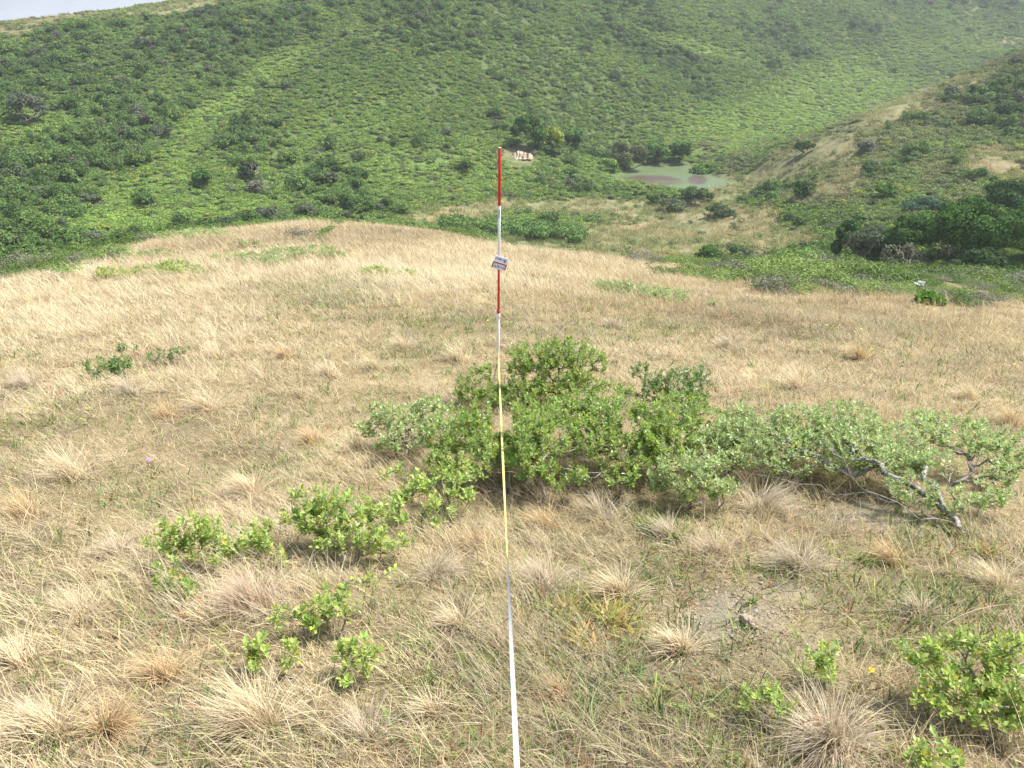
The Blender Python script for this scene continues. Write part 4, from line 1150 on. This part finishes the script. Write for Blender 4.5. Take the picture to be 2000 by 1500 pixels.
def build_tussocks():
    gy = (.58, .49, .35); pl = (.70, .58, .38); gd = (.60, .44, .24)
    T = tussock
    T('upright tan tussock just past the tape, before the orange leaved plant', 1215, 1165, 130, 320, pl, 4.6)
    T('straw tussock beside the bare soil and the pale clod', 1340, 1275, 130, 300, pl, 4.8)
    T('big grey tan tussock between the leaf clumps near the bottom of the picture', 1625, 1460, 270, 620, gy, None, .8)
    T('arched straw tussock sweeping to one side under the ragged sprout', 520, 1420, 220, 520, pl, 4.6)
    T('pale tussock on the open turf above the near row of shrubs', 495, 965, 120, 300, pl, 4.5)
    T('wide pale tussock at the edge of the greyish green turf', 145, 935, 150, 300, pl, 4.6)
    T('round pale tussock in the short brown turf uphill', 405, 800, 110, 240, pl, 4.5)
    T('golden tussock between the little shrubs and the thicket', 610, 868, 80, 200, gd)
    T('tall loose tussock near the tape below the thicket', 1065, 1150, 130, 360, gy, None)
    T('broad straw tussock low beside the trampled turf', 110, 1430, 180, 380, pl, 4.6)
    T('golden straw tussock next to the broad one', 205, 1430, 150, 320, gd, 1.8)
    T('grey straw tussock under the twisted trunk', 1560, 1115, 150, 300, gy, 4.8)
    T('flat grey tussock beneath the pale branches', 1480, 1000, 150, 280, gy, 1.5)
    T('thin grey tussock in the shade of the tape shrub', 850, 1130, 130, 260, gy, 1.5)
    T('pink tinged straw mound between the near shrubs', 500, 1190, 200, 460, (.60, .46, .33), 4.9, .8)
    T('small gold tussock beyond the pole collar', 735, 722, 80, 160, pl, 4.5)
    T('straw mound at the side of the darker shrub pair', 430, 700, 80, 160, pl, 4.6)
    T('swept straw tuft behind the pole foot', 900, 705, 90, 180, pl, 4.8)
    for k, (u, v, w) in enumerate([(790,680,70),(330,815,80),(60,760,100),(1560,760,110),(1680,700,90),(1430,680,70),(1900,780,100),(1980,830,90),(1200,640,60),(640,735,70),(560,700,60),(250,770,80),(700,880,80),
                                   (60,1010,120),(230,1090,120),(160,1210,130),(330,1330,150),(720,1450,150),(850,1400,120),(1100,1360,100),(1400,1080,100),(1960,1150,130),(1060,1030,110),(1170,1010,110),(900,1230,120),(1740,1100,110),(1800,1200,110),(40,1300,130),(950,1070,100),(1310,1050,100)]):
        T('small straw tussock among many alike in the turf', u, v, w, 170, [pl, gd, gy][k % 3], [4.6, None][k % 2], group='small tussocks in the turf')
build_tussocks()

def strap_plant(label, u, v, w_px, n, cols, name, cat):
    r = rng; p = gpt(u, v); _, _, dep = proj(*p); R = w_px * dep / F / 2
    a = r.uniform(0, 2 * pi, n); q = r.uniform(0, .45, n) * R
    base = np.stack([q * np.cos(a), q * np.sin(a), np.full(n, .0)], -1)
    V, Fq, b, t = blades(base, r.uniform(0, 2 * pi, n), R * r.uniform(.5, 1.1, n), r.uniform(.4, 1.15, n), r.uniform(.2, .9, n), r.uniform(.005, .009, n), 6, r)
    m = plant_mat(name + '_leaf', 'GEOMETRY', None, trans=.3, rough=.45, spec=.4, var=.25, hue=.02)
    c = np.array(cols)[r.integers(0, len(cols), n)]
    tint = np.repeat(c, 14, 0)
    tip = np.clip(t * 1.6 - .5, 0, 1)
    tint = mixc(tint, (.50, .20, .06), tip * .4)
    o = link(name, mesh_np(name, V, Fq, attrs=dict(b=b, t=t, tint=tint), mats=[m])); o.location = p
    return tag(o, label, cat)
YO = [(.60, .46, .10), (.52, .30, .08), (.42, .42, .09), (.24, .34, .07), (.30, .36, .08), (.60, .50, .22)]
strap_plant('largest orange and yellow strap leaved plant fading beside the straw tussock', 1190, 1220, 150, 120, YO, 'strap_leaved_plant', 'plant')
strap_plant('orange streaked strap leaved plant closest to the tape', 1105, 1200, 100, 60, YO, 'strap_leaved_plant', 'plant')
strap_plant('low yellow strap leaved plant in front of its larger neighbour', 1140, 1265, 110, 60, YO, 'strap_leaved_plant', 'plant')
GB = [(.12, .24, .05), (.18, .30, .07), (.30, .36, .10)]
strap_plant('green strap leaved tuft under the dark shrub', 1275, 1040, 90, 60, GB, 'green_tuft', 'plant')
strap_plant('green strap leaved tuft below the pale shrub', 1320, 1055, 80, 50, GB, 'green_tuft', 'plant')
strap_plant('green tuft on the bare soil beyond the clod', 1470, 1180, 60, 26, GB, 'green_tuft', 'plant')
strap_plant('green tuft by the flat grey tussock under the twisted trunk', 1690, 1100, 90, 46, GB, 'green_tuft', 'plant')
strap_plant('green tuft growing at the near end of the bleached trunk', 1925, 1085, 110, 60, [(.20, .30, .07), (.40, .40, .12), (.35, .16, .06)], 'green_tuft', 'plant')
strap_plant('small green rosette in the reddish turf near the tape', 1260, 1390, 60, 36, [(.08, .18, .05), (.12, .24, .06)], 'green_tuft', 'plant')
strap_plant('green blades growing through the big grey tussock', 1590, 1330, 80, 24, GB, 'green_tuft', 'plant')

def build_flowers():
    r = rng
    yel = simple_mat('yellow_petals', (.85, .62, .02), .5); pur = simple_mat('purple_petals', (.42, .22, .50), .5)
    stem = simple_mat('flower_stem', (.16, .22, .07), .6)
    def flower(kind):
        parts = []; n = 14
        a = np.arange(n) / n * 2 * pi
        d = np.stack([np.cos(a), np.sin(a), np.full(n, .25)], -1)
        parts.append(leaves(np.tile([[0, 0, .10]], (n, 1)), d, np.tile([[0, 0, 1.]], (n, 1)), np.full(n, .016), .5, r, .1))
        parts.append(leaves(np.tile([[0, 0, .103]], (n, 1)), d + [0, 0, .4], np.tile([[0, 0, 1.]], (n, 1)), np.full(n, .009), .6, r, .1))
        V, Fl, b, t = cat_meshes(parts); k = len(Fl[0])
        V2, F2 = tube(np.array([[0, 0, -.01], [.003, 0, .05], [0, 0, .10]]), .0012, 5)
        me = mesh_np(kind, np.r_[V, V2], [np.concatenate([Fl[0], F2[0] + len(V)]), F2[1] + len(V)], attrs=dict(b=np.r_[b, np.zeros(len(V2))]), mats=[yel if 'yellow' in kind else pur, stem],
                     mat_idx=np.r_[np.zeros(k), np.ones(len(F2[0]) + len(F2[1]))])
        return me
    my, mp = flower('yellow_flower'), flower('purple_flower')
    Y = [(693,570),(681,574),(767,571),(565,581),(577,585),(953,637),(990,617),(367,640),(1057,630),(1154,618),(1480,638),(1653,656),(1665,661),(1698,651),(1680,648),(1640,644),(1628,645),(1612,645),(1704,686),(1992,680),(1981,718),(66,821),(700,578)]
    Pp = [(934,609),(965,616),(1319,690),(1094,655),(1157,653),(1218,657),(990,662),(819,716),(628,568),(640,575),(288,911),(1092,660),(900,600),(1030,645)]
    def put(me, u, v, label, group, s):
        p = gpt(u, v + 6); o = link(me.name.split('.')[0], me); o.location = p; o.scale = (s, s, s * r.uniform(.7, 1.2)); o.rotation_euler = (r.normal(0, .2), r.normal(0, .2), r.uniform(0, 6))
        tag(o, label, 'flower', group)
    for u, v in Y: put(my, u, v, 'small yellow daisy flower in the open turf', 'yellow flowers in the turf', 1.0 if v > 560 else 1.3)
    put(my, 1704, 1328, 'single yellow flower between the leaf clumps nearest the viewer', None, .7)
    for u, v in Pp: put(mp, u, v, 'tiny purple flower in the open turf', 'purple flowers in the turf', .95)
    # white umbels on the green flank
    p = gpt(1797, 572)
    root = empty('umbel_plant', p, 'tall plant with flat white flower heads in the green scrub before the dark trees', 'plant')
    wm = simple_mat('white_florets', (.82, .83, .80), .6); sm = simple_mat('umbel_stalk', (.18, .26, .08), .6)
    top = at(1797, 553, float(p[1])) - p
    heads = [(-.085, 0, -.01, .035), (.01, .03, .02, .04), (.08, 0, .012, .032), (.045, -.03, -.03, .025), (-.035, -.03, -.03, .025)]
    for hx, hy, hz, s in heads:
        c = top + np.array([hx * .9, hy, hz])
        n = 150; a = r.uniform(0, 6.28, n); q = np.sqrt(r.uniform(0, 1, n)) * s
        pos = c + np.stack([q * np.cos(a), q * np.sin(a), -q * q * .8 + r.normal(0, .008, n)], -1)
        V, Fq, b, t = leaves(pos, norm(r.normal(0, 1, (n, 3)) + [0, 0, .3]), norm(r.normal(0, .4, (n, 3)) + [0, 0, 1]), np.full(n, .014), .9, r)
        link('umbel', mesh_np('umbel', V, Fq, mats=[wm]), root)
        V, Fl = tube(np.array([[0, 0, -.05], c * .5 + [0, 0, .02], c - [0, 0, .02]]), .012, 6)
        link('stalk', mesh_np('stalk', V, Fl, mats=[sm], smooth=True), root)
build_flowers()

def build_clods():
    import bmesh
    r = rng
    soil = simple_mat('dry_soil', (.42, .34, .26), .95, .1, ncol=(.26, .20, .14), nscale=70, bump=.9)
    p = gpt(1468, 1222); _, _, dep = proj(*p)
    def lump(s, sub, sd):
        bm = bmesh.new(); bmesh.ops.create_icosphere(bm, subdivisions=sub, radius=1)
        V = np.array([v.co[:] for v in bm.verts]); Fq = np.array([[v.index for v in f.verts] for f in bm.faces]); bm.free()
        k = 1 + .30 * fbm(V[:, 0] + sd, V[:, 1] + V[:, 2] * 1.7, .7, 3, 300) + .16 * fbm(V[:, 0] * 1.3 + V[:, 2], V[:, 1] + sd, .2, 2, 310)
        return V * k[:, None] * np.array(s), Fq
    V, Fq = lump((.052, .026, .022), 4, 1.0)
    o = link('soil_clod', mesh_np('soil_clod', V, Fq, mats=[soil])); o.location = p + [0, 0, .012]; o.rotation_euler = (0, .25, -.5)
    tag(o, 'pale lump of dry earth lying on the bare soil patch', 'clod')
    u = r.normal(1450, 75, 900); v = r.normal(1205, 38, 900)
    y = hit(u, v); q = at(u, v, y); ok = ~np.isnan(y); q = q[ok]; q[:, 2] = H(q[:, 0], q[:, 1])
    pr = []
    for k in range(len(q)):
        s = .002 + .008 * r.uniform()**3; V, Fq = lump((s, s, s * .7), 1, k * 1.3)
        pr.append((V + q[k] + [0, 0, s * .3], Fq, np.zeros(len(V)), np.zeros(len(V))))
    V, Fl, b, t = cat_meshes(pr)
    o = link('soil_crumbs', mesh_np('soil_crumbs', V, Fl, mats=[soil])); tag(o, 'loose crumbs of dry earth on the bare patch', 'soil', kind='stuff')
build_clods()

# ================================================================== TREES AND SINGLE BUSHES OF THE VALLEY
def crown_mesh(name, n, R, size, mat, r, lobes=26, lr=.36):
    """crown of many leaf clumps over an ellipsoid R; base at z=0"""
    d = norm(r.normal(0, 1, (lobes, 3))); d[:, 2] = np.where(d[:, 2] < -.35, -d[:, 2], d[:, 2])
    c = d * r.uniform(.45, .85, lobes)[:, None]
    rr = r.uniform(.6, 1.15, lobes) * lr
    k = r.integers(0, lobes, n); e = norm(r.normal(0, 1, (n, 3)))
    e[:, 2] += .25; e = norm(e)
    pos = (c[k] + e * (rr[k] * r.uniform(.55, 1.05, n)**.5)[:, None]) * np.array(R) + np.array([0, 0, R[2]])
    pos[:, 2] = np.maximum(pos[:, 2], -.05)
    up = norm(e + r.normal(0, .35, (n, 3)) + [0, 0, .2]); dd = norm(np.cross(up, norm(r.normal(0, 1, (n, 3)))))
    V, Fq, b, t = leaves(pos, dd, up, r.uniform(.6, 1.4, n) * size, .7, r, .15)
    b = np.clip(.55 * b + .45 * np.repeat(r.uniform(0, 1, lobes)[k], 5), 0, 1)
    return mesh_np(name, V, Fq, attrs=dict(b=b, t=t), mats=[mat]), c * np.array(R) + np.array([0, 0, R[2]])

def tree(name, label, u, vb, w, h, col, cat='tree', group=None, y=None, n=None, bare=0.0, trunk=True, vtop=None, deep=1.0):
    r = rng
    y = float(hit(u, vb)[0]) if y is None else y
    p = at(u, vb, y); p[2] = float(H(p[0], p[1])); _, _, dep = proj(*p)
    Rx = w * dep / F / 2
    Rz = max((float(at(u, vb - h, y)[2]) - float(p[2])) / 2, h * dep / F * .4)
    sz = max(.10, dep * .0030)
    n = n or int(np.clip(w * (Rz * 2 * F / dep) * 1.1, 700, 14000))
    root = empty(name, p, label, cat, group)
    mm = plant_mat(name + '_leaves', 'GEOMETRY', col, trans=.25, rough=.7, spec=.08, var=.45, hue=.02)
    lobes = int(np.clip(w / 4, 10, 36))
    me, cs = crown_mesh('crown', int(n * (1 - bare * .6)), (Rx, Rx * deep, Rz), sz, mm, r, lobes, .34)
    c = link('crown', me, root); c.rotation_euler = (0, 0, r.uniform(-.3, .3))
    if trunk:
        tips = cs * .95
        N, lines, wt, tn, par = grow(np.array([0, 0, -.2]), tips, None, step=Rx * .22, jit=.22, path_w=.6, r=r)
        V, Fl, b, t = branch_mesh(N, lines, wt, Rx * .009, .5, .02, 5, rmax=Rx * .06)
        link('trunk', mesh_np('trunk', V, Fl, mats=[M_BARK], smooth=True), root)
    if bare:
        k = int(140 * bare); d = norm(r.normal(0, 1, (k, 3)) + [.8, 0, .6]); tips = d * r.uniform(.8, 1.02, k)[:, None] * np.array([Rx, Rx * deep, Rz]) + [0, 0, Rz]
        tips[:, 2] = np.maximum(tips[:, 2], .1)
        N, lines, wt, tn, par = grow(np.array([0, 0, 0.]), tips, None, step=Rx * .15, jit=.25, path_w=.5, r=r)
        V, Fl, b, t = branch_mesh(N, lines, wt, dep * .00022, .35, dep * .00016, 4, rmax=.1)
        link('bare_twigs', mesh_np('bare_twigs', V, Fl, mats=[M_TWIG], smooth=True), root)
    return root
DK = (.07, .15, .028); MD = (.12, .22, .045); BR = (.22, .37, .07); GR = (.17, .185, .11); BL = (.10, .18, .09); YG = (.28, .34, .05)
def build_trees():
    T = tree
    T('evergreen_tree', 'largest dark evergreen tree of the clump above the green flank', 1868, 545, 150, 165, DK, y=50)
    T('evergreen_tree', 'dark evergreen tree at the outer end of the clump, cut by the picture edge', 1975, 548, 150, 140, DK, y=48)
    T('evergreen_tree', 'dark evergreen tree standing highest behind the two largest', 1985, 470, 170, 110, (.055, .11, .03), y=62)
    T('evergreen_tree', 'low dark evergreen tree tucked between the two largest crowns', 1915, 552, 110, 75, (.05, .10, .03), y=43)
    T('evergreen_tree', 'round dark evergreen tree behind the grey dome bush', 1785, 500, 125, 85, DK, y=56)
    T('evergreen_tree', 'small round evergreen tree farthest down the clump', 1650, 510, 66, 80, DK, y=62)
    T('windswept_tree', 'windswept grey green tree with a dark hollow and leaning limbs', 1690, 530, 120, 90, (.09, .12, .06), y=58, bare=.5)
    T('bush', 'grey dome bush with pale bare twigs in front of the dark trees', 1760, 540, 90, 64, GR, 'bush', bare=1.0, y=50)
    T('bush', 'blue green bush above the dark trees', 1795, 418, 80, 34, BL, 'bush')
    T('bush', 'dark green bush at the edge of the grass, beside a grey one', 1388, 518, 74, 34, (.08, .17, .03), 'bush')
    T('bush', 'grey twiggy bush touching the dark green one at the grass edge', 1468, 522, 70, 30, GR, 'bush', bare=1.0)
    T('bush', 'bright green bush by the windswept tree', 1575, 520, 60, 34, BR, 'bush')
    T('bush', 'short bright green bush in the scrub on the near flank', 1815, 592, 50, 16, (.16, .30, .05), 'bush')
    T('willow_tree', 'dark tree crown above the pale bare bank', 1028, 292, 74, 70, DK)
    T('willow_tree', 'yellow green tree beside the dark crown above the bank', 1078, 296, 62, 50, YG)
    T('willow_tree', 'dark green tree next to the yellow green one', 1118, 292, 50, 42, MD)
    T('willow_tree', 'olive grey round tree on the shore of the pond', 1226, 334, 76, 58, (.13, .155, .06), bare=.15)
    T('bush', 'small bright bush at the foot of the olive grey tree', 1190, 336, 34, 28, BR, 'bush')
    T('willow_tree', 'green tree behind the far shore of the pond', 1280, 318, 60, 40, MD)
    T('willow_tree', 'dark round tree at the far corner of the pond', 1328, 317, 48, 42, DK)
    T('bush', 'low bush at the far shore corner of the pond', 1378, 338, 60, 16, MD, 'bush')
    T('bush', 'rounded bush on the near shore of the pond', 1362, 396, 60, 32, (.10, .15, .05), 'bush')
    T('bush', 'grey green bush in the meadow below the pond', 1308, 413, 66, 24, (.11, .15, .06), 'bush', bare=.3)
    T('bush', 'tiny dark bush in the meadow below the pond', 1279, 399, 20, 16, DK, 'bush')
    T('bush', 'long low bush on the meadow edge at the foot of the spur', 1402, 424, 66, 22, (.11, .15, .06), 'bush')
    T('bush', 'dark bush alone on the crest of the spur', 1571, 300, 36, 24, DK, 'bush')
    T('bush', 'dark bush with a grey dead side halfway up the spur', 1563, 388, 52, 38, DK, 'bush', bare=.8)
    T('bush', 'grey bush on the spur below the crest', 1690, 300, 44, 28, GR, 'bush', bare=.6)
    T('bush', 'bright rounded bush in the middle of the spur', 1728, 388, 46, 30, MD, 'bush')
    T('bush', 'big grey green bush at the far end of the big hillside', 55, 240, 76, 60, (.13, .16, .09), 'bush', bare=.5)
    T('bush', 'grey bush low on the big hillside above the knoll', 505, 378, 46, 26, GR, 'bush', bare=.6)
    T('bush', 'dark bush group on the dark band of the hillside', 395, 365, 44, 32, DK, 'bush')
    T('bush', 'dark bush with grey top on the dark band of the hillside', 487, 350, 44, 36, (.06, .09, .04), 'bush', bare=.3)
    for u, v, w, h, c, s in [(1105,468,110,27,(.16,.25,.07),'nearest the meadow'),(1030,462,110,30,(.15,.25,.065),'just behind the pole'),(960,452,90,22,(.17,.27,.07),'beside the white band of the pole'),(890,440,80,17,(.17,.27,.07),'at the thin end of the row')]:
        T('bush', 'low spreading green bush beyond the knoll crest, ' + s, u, v, w, h, c, 'bush', 'row of bushes beyond the knoll crest')
build_trees()

# pale eroded bank
def build_bank():
    r = rng
    y = float(hit(1016, 312)[0]); p = at(1016, 312, y); p[2] = float(H(p[0], p[1]))
    _, _, dep = proj(*p); n = 90
    gx, gz = np.meshgrid(np.linspace(-1, 1, n), np.linspace(0, 1, n))
    X = gx * 25 * dep / F; Zt = gz * 13 * dep / F * np.clip(1 - .55 * np.abs(gx)**1.5, 0, 1) 
    Yb = 1.5 * Zt + .35 * fbm(X * 3, Zt, .8, 4, 400) + .25 * np.abs(np.sin(X * 6 + 2 * fbm(X, Zt, .5, 2, 401))) + 1.2 * np.abs(gx)**3
    Zt = Zt + .35 * fbm(X * 1.5, Zt * 2 + 3, .6, 4, 403) * np.clip(gz * 3, 0, 1)
    V = np.stack([X, Yb - .3, Zt - .4], -1).reshape(-1, 3)
    i = np.arange(n - 1)[:, None] * n; j = np.arange(n - 1)[None]
    Fq = np.stack([i + j, i + j + 1, i + n + j + 1, i + n + j], -1).reshape(-1, 4)
    m = simple_mat('pale_sandstone', (.56, .47, .34), .9, .1, ncol=(.27, .20, .13), nscale=1.3, bump=.2)
    o = link('eroded_bank', mesh_np('eroded_bank', V, Fq, mats=[m], smooth=True)); o.location = p + [0, 0, .5]
    o['kind'] = 'structure'; o['label'] = 'small pale eroded sandy bank under the dark trees'
build_bank()

# ================================================================== LIGHT, AIR, CAMERA
def world():
    SUN_EL, SUN_AZ = radians(60), radians(76)     # azimuth clockwise from the viewing direction
    w = bpy.data.worlds.new('World'); sc.world = w; w.use_nodes = True
    ns, ln = w.node_tree.nodes, w.node_tree.links
    ns.clear()
    sky = ns.new('ShaderNodeTexSky'); sky.sky_type = 'NISHITA'; sky.sun_disc = False
    sky.sun_elevation = SUN_EL; sky.sun_rotation = SUN_AZ; sky.dust_density = 1.2; sky.air_density = 1.0; sky.ozone_density = 1.0
    bg = ns.new('ShaderNodeBackground'); bg.inputs['Strength'].default_value = .14
    out = ns.new('ShaderNodeOutputWorld'); 
    # sea fog low in the sky: the blue gives way to grey mist towards the horizon
    tc = ns.new('ShaderNodeTexCoord'); sx = ns.new('ShaderNodeSeparateXYZ'); ln.new(tc.outputs['Generated'], sx.inputs[0])
    mr = ns.new('ShaderNodeMapRange'); mr.interpolation_type = 'SMOOTHSTEP'; mr.inputs[1].default_value = .45; mr.inputs[2].default_value = .04
    mr.inputs[3].default_value = .25; mr.inputs[4].default_value = .96; ln.new(sx.outputs[2], mr.inputs[0])
    nz = ns.new('ShaderNodeTexNoise'); nz.inputs['Scale'].default_value = 7; nz.inputs['Detail'].default_value = 5; ln.new(tc.outputs['Generated'], nz.inputs['Vector'])
    cr = ns.new('ShaderNodeValToRGB'); cr.color_ramp.elements[0].position = .35; cr.color_ramp.elements[1].position = .7
    cr.color_ramp.elements[0].color = (.40, .47, .52, 1); cr.color_ramp.elements[1].color = (.66, .72, .76, 1); ln.new(nz.outputs['Fac'], cr.inputs[0])
    sc3 = ns.new('ShaderNodeVectorMath'); sc3.operation = 'SCALE'; sc3.inputs['Scale'].default_value = 4.0; ln.new(cr.outputs[0], sc3.inputs[0])
    mx = ns.new('ShaderNodeMix'); mx.data_type = 'RGBA'; ln.new(mr.outputs[0], mx.inputs[0]); ln.new(sky.outputs[0], mx.inputs[6]); ln.new(sc3.outputs[0], mx.inputs[7])
    ln.new(mx.outputs[2], bg.inputs[0]); ln.new(bg.outputs[0], out.inputs[0])
    l = bpy.data.lights.new('sun', 'SUN'); l.energy = 4.1; l.angle = radians(9); l.color = (1, .965, .90)
    o = bpy.data.objects.new('sun', l); COL.objects.link(o)
    d = np.array([sin(SUN_AZ) * cos(SUN_EL), cos(SUN_AZ) * cos(SUN_EL), sin(SUN_EL)])
    from mathutils import Vector
    o.rotation_euler = Vector(-d).to_track_quat('-Z', 'Y').to_euler(); o.location = (20, 30, 60)
world()

def haze():
    x0, x1, y0, y1, z0, z1 = -2600, 2600, -2600, 2600, -40, 45
    V = np.array([(x, y, z) for x in (x0, x1) for y in (y0, y1) for z in (z0, z1)], float)
    Fq = np.array([[0, 1, 3, 2], [4, 6, 7, 5], [0, 4, 5, 1], [2, 3, 7, 6], [0, 2, 6, 4], [1, 5, 7, 3]])
    m, ns, ln = newmat('thin_sea_haze')
    out = nd(ns, 'ShaderNodeOutputMaterial'); vo = nd(ns, 'ShaderNodeVolumePrincipled')
    vo.inputs['Density'].default_value = .0005; vo.inputs['Color'].default_value = (.93, .95, 1, 1); vo.inputs['Anisotropy'].default_value = .2
    ln.new(vo.outputs[0], out.inputs['Volume'])
    o = link('haze', mesh_np('haze', V, Fq, mats=[m])); tag(o, 'thin pale sea haze hanging over the valley', 'haze', kind='stuff')
haze()

cam = bpy.data.cameras.new('camera'); cam.sensor_width = 36; cam.lens = F / 2000 * 36
cam.clip_start = .05; cam.clip_end = 6000
co = bpy.data.objects.new('camera', cam); COL.objects.link(co)
co.location = (0, 0, EYE); co.rotation_euler = (pi / 2 - P, 0, 0)
sc.camera = co
sc.render.engine = 'CYCLES'
sc.view_settings.view_transform = 'Standard'; sc.view_settings.look = 'None'; sc.view_settings.gamma = 1
sc.view_settings.exposure = 1.03
cy = sc.cycles
cy.max_bounces = 5; cy.diffuse_bounces = 3; cy.glossy_bounces = 2; cy.transmission_bounces = 3; cy.volume_bounces = 0; cy.transparent_max_bounces = 4
cy.use_denoising = True; cy.denoiser = 'OPENIMAGEDENOISE'; cy.denoising_input_passes = 'RGB_ALBEDO_NORMAL'; cy.denoising_prefilter = 'ACCURATE'
cy.sample_clamp_indirect = 4
